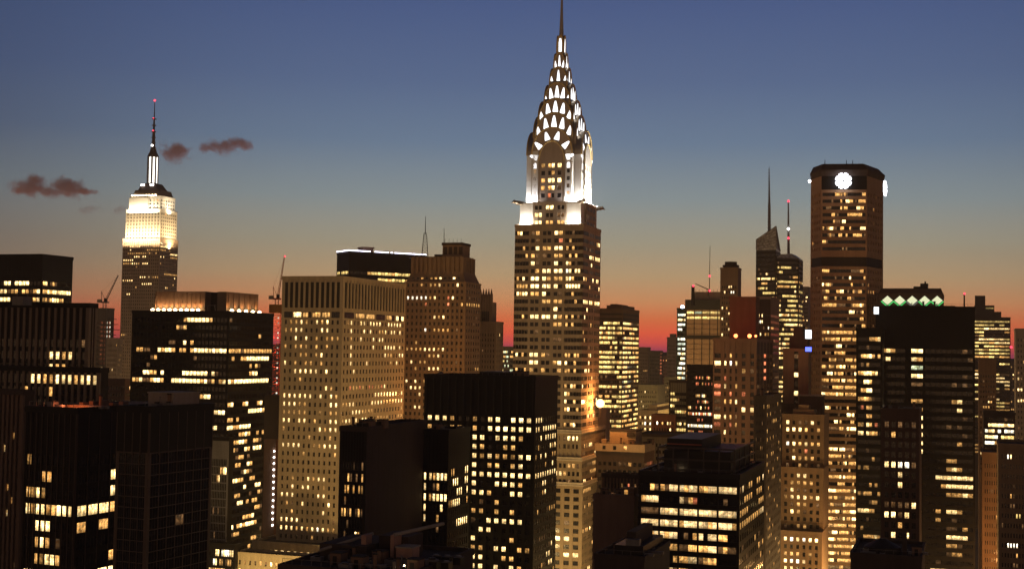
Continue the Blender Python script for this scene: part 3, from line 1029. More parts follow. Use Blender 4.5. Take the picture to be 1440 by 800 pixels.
# ================================================================== LEFT OF THE PICTURE
# black tower behind, with the lower ribbed block in front of it
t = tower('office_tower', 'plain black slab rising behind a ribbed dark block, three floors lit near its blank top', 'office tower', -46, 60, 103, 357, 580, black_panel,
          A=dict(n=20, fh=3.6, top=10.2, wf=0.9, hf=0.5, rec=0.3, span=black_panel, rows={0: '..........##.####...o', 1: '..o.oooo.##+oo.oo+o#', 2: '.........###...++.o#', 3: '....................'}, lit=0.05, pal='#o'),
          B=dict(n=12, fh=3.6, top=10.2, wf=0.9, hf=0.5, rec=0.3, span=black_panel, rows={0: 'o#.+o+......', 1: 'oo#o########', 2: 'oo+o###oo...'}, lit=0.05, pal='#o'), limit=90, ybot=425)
ribs = wall_mat('rib_metal', (0.17, 0.13, 0.10), rough=0.6)
t = tower('ribbed_office_block', 'wide dark block with thin pale vertical ribs and a lit row below its blank top', 'office block', -70, 126, 132, 426, 400, black_panel,
          A=dict(n=22, fh=3.75, top=9.5, wf=0.62, hf=0.62, rec=0.5, pier=ribs, span=black_panel, sn=-0.35,
                 rows={0: '.....................+', 1: '................##o#..', 2: '................#oo...', 3: '.....................o', 4: '+..oo....o...oo..o#o#o', 5: '....##....####.####oo.', 6: '...+.....##.....o.....'}, lit=0.1),
          B=dict(n=2, fh=3.75, top=9.5, wf=0.6, hf=0.6, rec=0.4, pier=ribs, span=black_panel, lit=0.1), limit=100, ybot=570)
r = t['root']; H_ = t['H']
for k, (x, y) in enumerate(((-12, -6), (-6, -6), (8, -6))):
    m = MB()
    m.box(t['WA'] / 2 - 30 + x, t['WA'] / 2 - 26 + x, -10, -6, H_, H_ + 2.6, grey_metal)
    m.tube((t['WA'] / 2 - 28 + x, -8, H_ + 2.6), (t['WA'] / 2 - 28 + x, -8, H_ + 3.3), 1.6, 1.6, black_metal, 12)
    m.build('cooling_unit', r)
tower('ribbed_office_block', 'low ribbed annex before the wide dark block, windows lit along its top', 'office block', -70, 141, 144, 517, 385, black_panel,
      A=dict(n=24, fh=3.7, top=0.8, wf=0.62, hf=0.72, rec=0.5, pier=ribs, span=black_panel, sn=-0.35,
             rows={0: '....##.......##oo###o#####', 1: '......+.....o...o.....'}, lit=0.05), limit=60, ybot=570)
tower('ribbed_stone_tower', 'brown pier-fronted tower cut by the left edge of the photo, one column of lit windows', 'tower', -40, 33, 39, 548, 370, dark_brown,
      A=dict(n=11, fh=3.6, top=3, wf=0.5, hf=0.5, rec=0.7, pier=wall_mat('brown_pier', (0.15, 0.10, 0.075)), span=dark_brown, sn=-0.5,
             rows={1: '.....o.....', 2: '.........o.', 3: '.......#...', 6: '........o..', 7: '.........o.', 8: '........#..'}, lit=0.08, pal='o#'), phi=24, limit=100)
curtain = wall_mat('curtain_wall_frame', (0.085, 0.058, 0.046), rough=0.45)
ta = tower('glass_office_block', 'black glass block with a continuous row of lit offices wrapping its corner', 'office block', 36, 109, 174, 573, 300, black_panel,
           A=dict(n=9, fh=3.75, top=9.4, wf=0.86, hf=0.62, rec=0.25, span=black_panel, sn=-0.12, mull=2,
                  rows={0: 'o........', 1: '...oo....', 2: 'oo#o.....', 3: '#o##oo###', 4: '..###....', 5: '..o#o.+..', 6: '..oo##o..', 7: '####oo...'}, lit=0.15),
           B=dict(n=9, fh=3.75, top=9.4, wf=0.86, hf=0.62, rec=0.25, span=black_panel, sn=-0.12, mull=2,
                  rows={0: '.........', 1: '...##....', 2: '...##..+.', 3: '###o.....', 4: 'o.o......', 5: '.........', 6: '...o#....', 7: '..###....'}, lit=0.1), phi=24, limit=100, WB=34)
r = ta['root']
m = MB()
m.box(-2, ta['WA'] / 2 - 1.5, -ta['WB'] / 2 + 7, ta['WB'] / 2 - 2, ta['H'] - 0.5, ta['H'] + 1.1, brown_brick)
for k in range(5):
    m.box(0 + k * 2.1, 1.2 + k * 2.1, -ta['WB'] / 2 + 9 + k, -ta['WB'] / 2 + 11 + k, ta['H'] + 1.1, ta['H'] + 1.7 + 0.3 * (k % 3), brown_brick)
m.build('penthouse', r)
for x in (-1.5, 2.5):
    m = MB(); m.box(x, x + 0.5, -ta['WB'] / 2 + 5.2, -ta['WB'] / 2 + 5.5, ta['H'], ta['H'] + 0.4, lamp_orange); m.build('roof_lamp', r)
    lamp('POINT', 'roof_lamp_light', (x + 0.7, -ta['WB'] / 2 + 4.6, ta['H'] + 1.4), 500, (1.0, 0.22, 0.07), r, 0.4)
def top_ribs(t, n, depth, face, mat, w=0.09):
    """vertical mullions running up over the blank top storeys"""
    a2, b2 = t['WA'] / 2, t['WB'] / 2
    F, W = (((-a2, -b2, 0.0), t['WA']) if face == 'A' else ((a2, -b2, math.pi / 2), t['WB']))
    m = MB()
    for i in range(n + 1):
        u = 0.15 + (W - 0.3) * i / n
        m.fbox(F, u - w, u + w, -0.02, 0.12, t['H'] - depth, t['H'] + 0.4, mat)
    m.build('mullion', t['root'])


faint = wall_mat('faint_mullion', (0.06, 0.042, 0.035), rough=0.5)
top_ribs(ta, 9, 40, 'A', faint)
top_ribs(ta, 9, 40, 'B', faint)
tb = tower('glass_office_block', 'unlit black curtain wall block ruled by thin brown mullions, pale plant room on its roof', 'office block', 165, 211, 300, 571, 285, black_panel,
           A=dict(n=4, fh=2.35, top=9.2, wf=0.94, hf=0.93, rec=0.2, pier=curtain, span=curtain, sn=-0.1, mull=2, lit=0.0, rows={1: '....'}),
           B=dict(n=7, fh=2.35, top=9.2, wf=0.94, hf=0.93, rec=0.2, pier=curtain, span=curtain, sn=-0.1, mull=2, lit=0.0, rows={6: '...+...'}), phi=24, limit=100)
r = tb['root']
for fc, nn in (('A', 4), ('B', 7)):
    a2, b2 = tb['WA'] / 2, tb['WB'] / 2
    F, W = (((-a2, -b2, 0.0), tb['WA']) if fc == 'A' else ((a2, -b2, math.pi / 2), tb['WB']))
    m = MB(); m.fbox(F, 0.1, W - 0.1, -0.02, 0.08, tb['H'] - 9.0, tb['H'] + 0.2, black_panel); m.build('blank_panel', r)
    top_ribs(tb, nn, 9.6, fc, curtain)
m = MB()
m.box(-tb['WA'] / 2 + 1, tb['WA'] / 2 - 1, -tb['WB'] / 2 + 9, tb['WB'] / 2 - 4, tb['H'] - 0.2, tb['H'] + 3.4, grey_brick)
m.box(-tb['WA'] / 2 + 0.8, tb['WA'] / 2 - 0.8, -tb['WB'] / 2 + 8.8, tb['WB'] / 2 - 3.8, tb['H'] + 3.4, tb['H'] + 3.7, concrete)
m.build('plant_room', r)
# building under construction, crane and the grey tower beside it
scaffold = wall_mat('raw_concrete', (0.14, 0.12, 0.105))
tc_ = tower('building_shell', 'unfinished concrete tower with red and white work lights beneath a crane', 'building site', 132, 150, 161, 433, 1050, scaffold,
            A=dict(n=9, fh=3.6, top=9, wf=0.8, hf=0.55, rec=1.2, rows={k: '....+rr.rr' if k < 10 else '..+o.o#o+.' for k in range(0, 16)}, lit=0.25, pal='o#+'),
            B=dict(n=7, fh=3.6, top=9, wf=0.8, hf=0.55, rec=1.2, rows={k: 'w.rw...' for k in range(0, 9)}, lit=0.2, pal='o#+'), limit=60, ybot=535)
r = tc_['root']
for k in range(9):
    m = MB()
    z = tc_['H'] - 8 - k * 4.2
    m.box(tc_['WA'] / 2, tc_['WA'] / 2 + 2.5 + (k % 3) * 1.6, -tc_['WB'] / 2 + 2, tc_['WB'] / 2, z, z + 0.5, scaffold)
    m.build('floor_slab', r)


def crane(label, base, mast_h, jib_dx, jib_dz, jib_dy=0.0, mat=None, s=1.0, top_light=False):
    mat = mat or bronze_metal
    r = empty('tower_crane', base)
    tag(r, label, 'crane', 'tower cranes on building sites')
    m = MB()
    w = 1.0 * s
    for sx in (-1, 1):
        for sy in (-1, 1):
            m.tube((sx * w, sy * w, 0), (sx * w, sy * w, mast_h), 0.18 * s, 0.18 * s, mat, 4)
    k = 0
    z = 0
    while z < mast_h - 2 * s:
        a = -1 if k % 2 else 1
        m.tube((-w * a, -w, z), (w * a, -w, z + 2 * s), 0.1 * s, 0.1 * s, mat, 4)
        m.tube((w, -w * a, z), (w, w * a, z + 2 * s), 0.1 * s, 0.1 * s, mat, 4)
        z += 2 * s; k += 1
    m.build('mast', r)
    m = MB()
    m.prism([(-2.4 * s, -1.6 * s), (2.6 * s, -1.6 * s), (2.6 * s, 1.6 * s), (-2.4 * s, 1.6 * s)], mast_h, mast_h + 1.0 * s, mat)
    m.box(-0.2 * s, 1.6 * s, -1.4 * s, 1.4 * s, mast_h + 1.0 * s, mast_h + 3.4 * s, black_metal)
    m.build('cab', r)
    m = MB()
    m.box(-5.2 * s, -2.4 * s, -1.3 * s, 1.3 * s, mast_h + 0.2 * s, mast_h + 2.6 * s, concrete)
    m.build('counterweight', r)
    m = MB()
    p0 = Vector((1.0 * s, 0, mast_h + 1.4 * s)); p1 = p0 + Vector((jib_dx, jib_dy, jib_dz))
    d = (p1 - p0)
    for off in (Vector((0, -0.8 * s, 0)), Vector((0, 0.8 * s, 0)), Vector((-0.9 * s, 0, 0.9 * s))):
        m.tube(p0 + off, p1 + off * 0.35, 0.2 * s, 0.13 * s, mat, 4)
    n = int(d.length / (2.2 * s))
    for i in range(n):
        q0, q1 = p0 + d * (i / n), p0 + d * ((i + 1) / n)
        m.tube(q0 + Vector((0, -0.8 * s, 0)), q1 + Vector((-0.8 * s, 0, 0.8 * s)), 0.09 * s, 0.09 * s, mat, 4)
        m.tube(q0 + Vector((0, 0.8 * s, 0)), q1 + Vector((0, -0.7 * s, 0)), 0.09 * s, 0.09 * s, mat, 4)
    m.build('jib', r)
    m = MB()
    ap = Vector((-2.6 * s, 0, mast_h + 8.5 * s))
    m.tube((-2.2 * s, 0, mast_h + 1 * s), ap, 0.25 * s, 0.2 * s, mat, 4)
    m.tube((0.8 * s, 0, mast_h + 1 * s), ap, 0.2 * s, 0.15 * s, mat, 4)
    m.tube(ap, p0 + d * 0.96, 0.07 * s, 0.07 * s, mat, 4)
    m.build('luffing_frame', r)
    if top_light:
        m = MB(); m.ball(p1, 0.55 * s, lamp_red); m.build('beacon', r)
    return r


p = at(147, 433, 1058)
q0, q1 = at(147.5, 428, 1058), at(165, 392, 1058)
crane('slim luffing crane on the unfinished tower beside the floodlit mast skyscraper', (p.x, p.y, p.z - 4), 8, q1.x - q0.x, q1.z - q0.z, s=1.1, mat=grey_metal)
tower('flat_topped_tower', 'small grey flat-topped tower between the unfinished tower and the stone skyscraper', 'tower', 150, 166, 173, 475, 960, grey_brick,
      A=dict(n=8, fh=3.5, top=3, wf=0.5, hf=0.55, rec=0.5, lit=0.15, pal='#o'), B=dict(n=5, fh=3.5, top=3, wf=0.35, hf=0.55, rec=0.5, lit=0.3, pal='o+', stick=0.1), limit=50, ybot=540)
tower('low_brick_block', 'low brick block with reddish lamps below the small grey tower', 'building', 120, 176, 190, 533, 700, brown_brick,
      A=dict(n=14, fh=3.6, top=2, wf=0.6, hf=0.5, rec=0.4, lit=0.25, pal='ro#.'), B=dict(n=5, fh=3.6, top=2, wf=0.6, hf=0.5, rec=0.4, lit=0.2, pal='ro'), limit=50, ybot=560)
# dark tower with the uplit penthouse
rr = {0: '..............o######o....', 1: '............o+o...........', 2: '.........................', 3: '..........++..#.o..........', 4: '.oo++..#o##o.oo.o#########', 5: '.....+o..........+.........',
      6: '....+......................', 7: '...##oo.#.....#######.#+...', 8: 'oo#++o##o..########o#+o.o#o', 9: '.......................', 10: '.................##o##.....', 11: '......................', 12: '......................o###',
      13: '...................o+..', 14: '.................o#o####..', 15: '................oo.+o..', 16: '..................oo+..'}
rb = {0: '+..............', 3: '...............+', 4: 'oooo+oooooooooo', 5: '.o..oo########.', 6: '.......o.o+....', 7: '.......o##.....', 8: '#o############.', 9: '...............', 10: '....', 11: 'o#...', 12: '.......#####o..', 13: 'oo.o...........',
      14: '##oo####........', 15: '....oo#o..o.oo.', 16: 'o.oo##o..oo+...', 17: '..o+..#o.###...', 18: '...+oo.+....', 19: '...oo..#o....', 20: '.....+#o+...', 21: '..##oo..oo..', 22: '......#...##', 23: 'o+.oo...+..', 24: '....##.o.oo.', 25: '..........oo+', 26: '......ooo#..', 27: '.##.o#o###o..', 28: '..+oo.....', 29: '.........oo', 30: '........o.#', 31: '.#....'}
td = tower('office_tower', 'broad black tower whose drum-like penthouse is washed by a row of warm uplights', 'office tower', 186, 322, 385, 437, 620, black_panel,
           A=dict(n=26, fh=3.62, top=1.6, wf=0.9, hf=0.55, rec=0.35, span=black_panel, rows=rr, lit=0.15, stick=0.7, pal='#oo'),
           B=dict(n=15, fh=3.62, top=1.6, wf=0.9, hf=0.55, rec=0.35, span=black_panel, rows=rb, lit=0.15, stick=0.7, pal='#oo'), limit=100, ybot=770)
r = td['root']; H_ = td['H']
a2, b2 = td['WA'] / 2, td['WB'] / 2
m = MB()
pm = wall_mat('penthouse_panel', (0.15, 0.105, 0.075))
zt = at(313, 411, 640).z
yc = -b2 + 7
m.box(-a2 + 8, a2 - 17.5, yc, b2 - 6, H_ - 0.2, zt, pm)
m.box(a2 - 10.5, a2 - 5.5, yc - 0.5, b2 - 6, H_ - 0.2, zt - 0.15, pm)
m.box(a2 - 17.4, a2 - 10.6, yc + 5, b2 - 8, H_ - 0.2, zt - 0.3, black_panel)
for k in range(13):
    x = -a2 + 8.6 + k * 2.45
    if x < a2 - 18:
        m.box(x, x + 0.3, yc - 0.25, yc - 0.01, H_, zt - 0.4, pm)
for k in range(9):
    y = yc + 1 + k * 5
    if y < b2 - 7:
        m.box(a2 - 5.49, a2 - 5.2, y, y + 0.4, H_, zt - 0.4, pm)
m.build('penthouse', r)
for k in range(9):
    x = -a2 + 8.0 + k * (td['WA'] - 27) / 8.3
    m = MB(); m.ball((x, yc - 1.9, H_ + 1.2), 0.85, lamp_warm, 8, 5); m.tube((x, yc - 1.6, H_), (x, yc - 1.6, H_ + 1.0), 0.2, 0.2, black_metal, 6); m.build('uplight', r)
    lamp('SPOT', 'uplight_beam', (x, yc - 1.2, H_ + 2.6), 1000, (1.0, 0.38, 0.10), r, 0.3, spot=130, blend=0.9, target=(x, yc + 0.3, H_ + 5))
for k in range(5):
    y = yc + 1.0 + k * (b2 - 7 - yc) / 4.4
    m = MB(); m.ball((a2 - 3.2, y, H_ + 1.2), 0.85, lamp_warm, 8, 5); m.tube((a2 - 3.6, y, H_), (a2 - 3.6, y, H_ + 1.0), 0.2, 0.2, black_metal, 6); m.build('uplight', r)
    lamp('SPOT', 'uplight_beam', (a2 - 4.0, y, H_ + 2.6), 1000, (1.0, 0.38, 0.10), r, 0.3, spot=130, blend=0.9, target=(a2 - 5.5, y, H_ + 5))
m = MB()
m.tube((a2 - 16.5, yc + 1, H_ + 3.8), (a2 - 12, yc + 1, H_ + 3.8), 0.12, 0.12, concrete, 4)
m.tube((a2 - 16.5, yc + 1, H_), (a2 - 16.5, yc + 1, H_ + 3.8), 0.12, 0.12, concrete, 4)
m.tube((a2 - 12, yc + 1, H_), (a2 - 12.8, yc + 1, H_ + 3.8), 0.15, 0.15, concrete, 4)
m.build('roof_ladder', r)
# little gridded block and the lit glass floors in front of it
tower('gridded_glass_block', 'narrow block of pale gridded panes squeezed between black curtain wall and dark tower', 'building', 290, 322, 325, 615, 560, black_panel,
      A=dict(n=12, fh=3.4, top=8, wf=0.86, hf=0.86, rec=0.2, pier=grey_metal, span=grey_metal, sn=-0.06, rows={1: '........oo##', 2: '......o#....'}, lit=0.02), limit=100, ybot=766)
tower('low_glass_block', 'low glass block with bright white lit floors at foot of gridded block', 'building', 286, 331, 334, 765, 545, black_panel,
      A=dict(n=14, fh=3.8, top=1.0, wf=0.9, hf=0.7, rec=0.3, rows={0: '.....##.w#ww####', 1: '....w#.oo.+oo.'}, lit=0.4), limit=50)
# hoist tower, crane, brown strip with its string of bulbs
hz0, hz1 = at(387, 556, 690).z, at(387, 428, 690).z
hp = at(387.5, 500, 690)
r = empty('construction_hoist', (hp.x, hp.y, 0))
tag(r, 'tall red-lit construction hoist tower beside the pale slab with the fluted top', 'hoist')
m = MB()
for sx in (-2.6, 2.6):
    for sy in (-2.6, 2.6):
        m.tube((sx, sy, 0), (sx, sy, hz1), 0.22, 0.22, red_steel, 4)
z = hz0 - 30
while z < hz1 - 3:
    for q in ((-2.6, -2.6, 2.6, -2.6), (2.6, -2.6, 2.6, 2.6)):
        m.tube((q[0], q[1], z), (q[2], q[3], z + 3), 0.13, 0.13, red_steel, 4)
        m.tube((q[0], q[1], z), (q[2], q[3], z), 0.18, 0.18, red_steel, 4)
    z += 3
m.build('hoist_frame', r)
m = MB(); m.box(-3.4, 3.4, -3.4, 3.4, hz1 - 4.5, hz1 - 0.1, wall_mat('yellow_cage', (0.25, 0.15, 0.04))); m.build('head_cage', r)
z = hz0 - 2
k = 0
while z < hz1 - 7:
    for sx in (-1.7, 1.5):
        m = MB()
        m.box(sx - 0.32, sx + 0.32, -3.1, -2.75, z + 0.5 * (sx > 0), z + 0.75 + 0.5 * (sx > 0), w_white if (k + (sx > 0)) % 3 else w_red)
        m.build('work_light', r)
    if k % 3 == 0:
        lamp('POINT', 'work_light_glow', (0, -4.4, z + 1), 600, (1.0, 0.16, 0.05), r, 0.3)
    z += 2.6; k += 1
pc = at(387, 428, 690)
q0, q1 = at(388.5, 424, 690), at(397.5, 366, 690)
crane('orange-lit luffing crane on top of the red-lit hoist tower', (hp.x, hp.y, hz1 - 0.1), 2.6, q1.x - q0.x, q1.z - q0.z, s=0.8, mat=red_steel, top_light=True)
ts = tower('brown_party_wall_block', 'narrow brown block behind the pale slab, above the wall strung with bulbs', 'building', 372, 392.5, 396, 556, 640, dark_brown, limit=10)
ts2 = tower('brown_party_wall_block', 'lower brown wall beside the pale slab with a vertical string of white bulbs', 'building', 372, 388, 391, 618, 636, brown_brick, limit=10)
r = ts2['root']
zz0, zz1 = at(388, 738, 636).z, at(388, 634, 636).z
for k in range(13):
    m = MB(); m.ball((ts2['WA'] / 2 - 0.5, -ts2['WB'] / 2 - 0.5, zz0 + (zz1 - zz0) * k / 12), 0.42, lamp_white, 8, 5); m.build('bulb', r)

# ================================================================== THE PALE SLAB AND ITS PODIUM
slabmat = wall_mat('slab_stone', (0.42, 0.33, 0.22))
ra = {0: '.oo#o.#o#..', 1: 'oo##...##..', 2: '..#.#.o.ooo', 3: 'o.ooo.o.o..', 4: '...oo.o#...', 5: '#.o.oo.o...', 6: '..#####.#..', 7: '...o.......', 8: '........#o.', 9: '######.#.#o', 10: '###oo....##', 11: 'ooooo..o.oo',
      12: '##.##.o..##', 13: 'o......#o##', 14: '.....o...o.', 15: '####..oo###', 16: '....o.....o', 17: '...........', 18: '...+.......', 19: '..o..#o##..', 20: '..#.##..o..', 21: '###....##..', 22: '.o+.#....#.', 23: '..o.....#..',
      24: '####......+', 25: '###o#o#w#oo', 26: '......o....'}
tsl = tower('stone_office_slab', 'pale stone slab with a fluted dark-slotted top and rows of small punched windows', 'office slab', 397, 483, 571, 388, 560, slabmat,
            A=dict(n=11, fh=3.52, top=17.0, wf=0.42, hf=0.50, rec=0.6, sn=-0.12, rows=ra, lit=0.2, pal='#o', mar=1.0, mull=0),
            B=dict(n=20, fh=3.52, top=17.0, wf=0.40, hf=0.50, rec=0.6, sn=-0.12, rows={0: '.o#..##.####..#####.', 1: '..#...#.#..oo#.##.#.', 2: '..o..#...#.##.......', 3: '..#......#...####.#.', 4: '..#..........#oo..##', 5: '..#....#.......o.#..', 6: '...#................', 7: '....................', 8: '..rooro.rroor#......', 9: '..........########.#'},  # red and amber flank row is an orange reflection drawn as lit windows
                   lit=[0, 0, 0, 0, 0, 0, 0, 0, 0, 0, 0.75, 0.8, 0.7, 0.7, 0.4], pal='##oo', mar=0.8), limit=100, ybot=755)
r = tsl['root']; H_ = tsl['H']
a2, b2 = tsl['WA'] / 2, tsl['WB'] / 2
m = MB()
slot = wall_mat('louvre', (0.03, 0.026, 0.022), rough=0.7)
for F, W, n in (((-a2, -b2, 0.0), tsl['WA'], 11), ((a2, -b2, math.pi / 2), tsl['WB'], 20)):
    cw = (W - 2) / n
    for i in range(n):
        u = 1 + (i + 0.5) * cw
        m.fbox(F, u - cw * 0.27, u + cw * 0.27, -0.02, 0.05, H_ - 12.6, H_ - 1.7, slot)
        m.fbox(F, u + cw * 0.36, u + cw * 0.64, 0.004, 0.42, H_ - 12.8, H_ - 0.9, slabmat) if i < n - 1 else None
m.build('louvre_band', r)
m = MB()
wz = []
for F, W, n, pat in (((-a2, -b2, 0.0), tsl['WA'], 5.5, '.#ooo.'), ((a2, -b2, math.pi / 2), tsl['WB'], 6, '.oo.o#')):
    k = int(n + 0.5)
    cw = (W - 2) / k
    for i in range(k):
        u = 1 + (i + 0.5) * cw
        c, s = math.cos(F[2]), math.sin(F[2])
        m.fbox(F, u - cw * 0.42, u + cw * 0.42, -0.02, 0.04, H_ - 16.9, H_ - 14.4, black_panel)
        for j in range(3):
            uu = u + (j - 1) * cw * 0.28
            wz.append(((F[0] + uu * c + 0.07 * s, F[1] + uu * s - 0.07 * c, H_ - 15.65), F[2], round(cw * 0.24, 3), 2.1, random.choice([pat[i], '.', pat[i]]), 0, 0))
m.build('window_band', r)
put_windows(r, wz, 100, name='band_window')
m = MB()
m.box(-a2 + 3, a2 - 3, -b2 + 8, b2 - 6, H_ + 0.1, H_ + 0.7, concrete)
m.build('roof_deck', r)
cream = wall_mat('cream_stone', (0.50, 0.42, 0.27))
tower('stone_podium', 'upper cream podium step at the foot of the pale slab, every window lit', 'podium', 355, 476, 480, 768, 548, cream,
      A=dict(n=13, fh=3.6, top=1.6, wf=0.45, hf=0.55, rec=0.5, rows={0: '...####o###w#', 1: '###########.#'}, lit=0.7), limit=60, WB=20)
tower('stone_podium', 'lower cream podium step in front of the lit one, its windows mostly dim', 'podium', 331, 440, 444, 783, 536, cream,
      A=dict(n=14, fh=3.6, top=1.4, wf=0.42, hf=0.5, rec=0.5, rows={0: '.o++o+#o..oo#.'}, lit=0.5), limit=40, WB=9)

# ================================================================== BEHIND AND RIGHT OF THE SLAB
tn = tower('dark_office_tower', 'dark tower outlined along its roof edge by a bluish neon strip, behind pale slab', 'office tower', 474, 491, 600, 353, 800, black_panel,
           A=dict(n=8, fh=3.7, top=10.2, wf=0.9, hf=0.5, rec=0.3, rows={0: 'yy.yyyyy', 1: '.yyy.yy.'}, lit=0.3, pal='yo'),
           B=dict(n=22, fh=3.7, top=10.2, wf=0.9, hf=0.5, rec=0.3, rows={0: '.....oyyyyyyoyyyyyy.yy', 1: '........yyyoyyyyoyyy..', 2: '......yy..yyyyyyyyyyyy', 3: '..yyyyyy'}, lit=0.5, pal='yo'), phi=58, limit=70, ybot=400)
r = tn['root']; H_ = tn['H'] + 1
a2, b2 = tn['WA'] / 2, tn['WB'] / 2
for pa, pb in (((-a2, -b2), (a2, -b2)), ((a2, -b2), (a2, -b2 + 14.5)), ((a2, -b2 + 17.5), (a2, -b2 + 27)), ((a2, -b2 + 28.5), (a2, -b2 + 29.8)), ((a2, -b2 + 31), (a2, b2))):
    m = MB(); m.tube((pa[0] + 0.4, pa[1] - 0.4, H_ + 0.4), (pb[0] + 0.4, pb[1] - 0.4, H_ + 0.4), 0.33, 0.33, neon, 6); m.build('neon_strip', r)
m = MB(); m.box(a2 - 8, a2 - 1.5, -b2 + 10, -b2 + 17, H_ - 1, H_ + 2.3, brown_brick); m.box(a2 - 8.5, a2 - 1.0, -b2 + 9.5, -b2 + 17.5, H_ + 2.3, H_ + 3.2, brown_brick); m.build('roof_tank', r)
m = MB(); m.tube((a2 - 3, -b2 + 22, H_), (a2 - 3, -b2 + 28, H_ + 2.0), 0.2, 0.15, grey_metal, 5); m.tube((a2 - 3, -b2 + 28, H_ - 1), (a2 - 3, -b2 + 28, H_ + 2), 0.2, 0.2, grey_metal, 5); m.build('window_cleaning_arm', r)

chan = wall_mat('chanin_brick', (0.25, 0.18, 0.115))
rca = {0: '...o.oo#...#.', 1: '.............', 2: 'wwwwwo#..r#..', 3: '....r....r..o', 4: '.............', 5: '......#o#....', 6: '.............', 7: '....w.oooo.+.', 8: '.............', 9: '..o..........', 10: 'oooo###o#..+.', 11: '.....oo#.....', 12: '.#.oo......+.', 13: '..o..###.....',
       14: '.............', 15: '#.#.oo####..#', 16: '.###.........', 17: '...#.........', 18: '.............', 19: '..##...#.....'}
tch = tower('brick_skyscraper', 'warm tan brick skyscraper with a buttressed ziggurat crown and dark square cap', 'skyscraper', 569, 655, 676.5, 396, 690, chan,
            A=dict(n=13, fh=3.4, top=-0.3, wf=0.46, hf=0.5, rec=0.6, sn=-0.32, rows=rca, lit=0.12, pal='#o'),
            B=dict(n=6, fh=3.4, top=-0.3, wf=0.5, hf=0.5, rec=0.55, sn=-0.15, rows={3: 'oooooo'}, lit=0.03, pal='o'), limit=100, ybot=600, par=0.4)
r = tch['root']; H_ = tch['H']
a2, b2 = tch['WA'] / 2, tch['WB'] / 2
z1 = at(650, 380, 692).z
z2 = at(650, 360, 692).z
zt = at(650, 341, 696).z
m = MB()
m.frustum(-a2 + 0.5, a2 - 0.5, -b2 + 0.5, b2 - 0.5, H_, -a2 + 3.0, a2 - 3.0, -b2 + 3.0, b2 - 3.0, z1, chan)
m.box(-a2 + 3.0, a2 - 3.4, -b2 + 3.4, b2 - 3, z1, z2, chan)
m.build('stepped_crown', r)
m = MB()
cwid = (2 * a2 - 6.4) / 11
for i in range(12):
    x = -a2 + 3.2 + i * cwid
    m.tube((x, -b2 + 2.6, H_ + 1.0), (x, -b2 + 3.0, z1 - 0.5), 0.7, 0.8, chan, 8)
    m.box(x - 0.75, x + 0.75, -b2 + 2.4, -b2 + 3.6, z1 - 1.2, z2 - 0.3 + 0.02 * (i % 3), chan)
for i in range(7):
    y = -b2 + 3.8 + i * (2 * b2 - 7.5) / 6
    m.box(a2 - 3.6, a2 - 2.4, y - 0.75, y + 0.75, z1 - 1.2, z2 - 0.4 + 0.02 * (i % 3), chan)
m.build('buttress', r)
m = MB()
m.box(a2 - 15.5, a2 - 4.5, -b2 + 5, b2 - 6, z2 - 0.1, zt - 1.4, chan)
m.box(a2 - 15.9, a2 - 4.1, -b2 + 4.6, b2 - 5.6, zt - 1.4, zt, dark_brown)
for k in range(4):
    m.box(a2 - 14.8 + k * 2.9, a2 - 12.8 + k * 2.9, -b2 + 4.75, -b2 + 4.99, zt - 6.3, zt - 2.3, dark_brown)
m.build('cap', r)
m = MB()
m.box(-a2 + 14, a2 - 16, -b2 + 7, b2 - 8, z2 - 0.1, z2 + 1.4, dark_brown)
m.build('roof_house', r)
for k in range(5):
    m = MB(); x = a2 - 14.5 + k * 2.3; m.tube((x, -b2 + 6, zt), (x, -b2 + 6, zt + 2.2), 0.09, 0.07, black_metal, 4); m.build('aerial', r)
crown_w = []
for i in range(11):
    crown_w.append(((-a2 + 3.2 + (i + 0.5) * cwid, -b2 + 1.2, H_ + 1.9), 0.0, 1.2, 1.7, '..o.oo#..#.'[i], 0, 0))
# radio masts
pm_ = at(597.5, 358, 720)


def lattice_mast(label, px, y0, y1, D, w0, w1, light=False):
    p0, p1 = at(px, y0, D), at(px, y1, D)
    r = empty('radio_mast', (p0.x, p0.y, p0.z - 3))
    tag(r, label, 'mast')
    h = p1.z - p0.z + 3
    m = MB()
    hb = h * 0.62
    for sx in (-1, 1):
        for sy in (-1, 1):
            m.tube((sx * w0, sy * w0, 0), (sx * w1, sy * w1, hb), 0.16, 0.12, black_metal, 4)
    n = 9
    for i in range(n):
        f0, f1 = i / n, (i + 1) / n
        a0, a1 = w0 + (w1 - w0) * f0, w0 + (w1 - w0) * f1
        for s in (-1, 1):
            m.tube((-a0 * s, -a0, hb * f0), (a1 * s, -a1, hb * f1), 0.08, 0.08, black_metal, 4)
            m.tube((-a0, -a0 * s, hb * f0), (-a1, a1 * s, hb * f1), 0.08, 0.08, black_metal, 4)
        m.tube((-a0, -a0, hb * f0), (a0, -a0, hb * f0), 0.08, 0.08, black_metal, 4)
    m.build('lattice', r)
    m = MB(); m.tube((0, 0, hb - 1), (0, 0, h), 0.28, 0.12, black_metal, 6); m.build('aerial', r)
    if light:
        m = MB(); m.ball((0, 0, h), 0.7, lamp_red); m.build('beacon', r)


lattice_mast('black lattice radio mast rising behind the left shoulder of the buttressed brick crown', 597.5, 358, 304, 725, 1.9, 0.7)


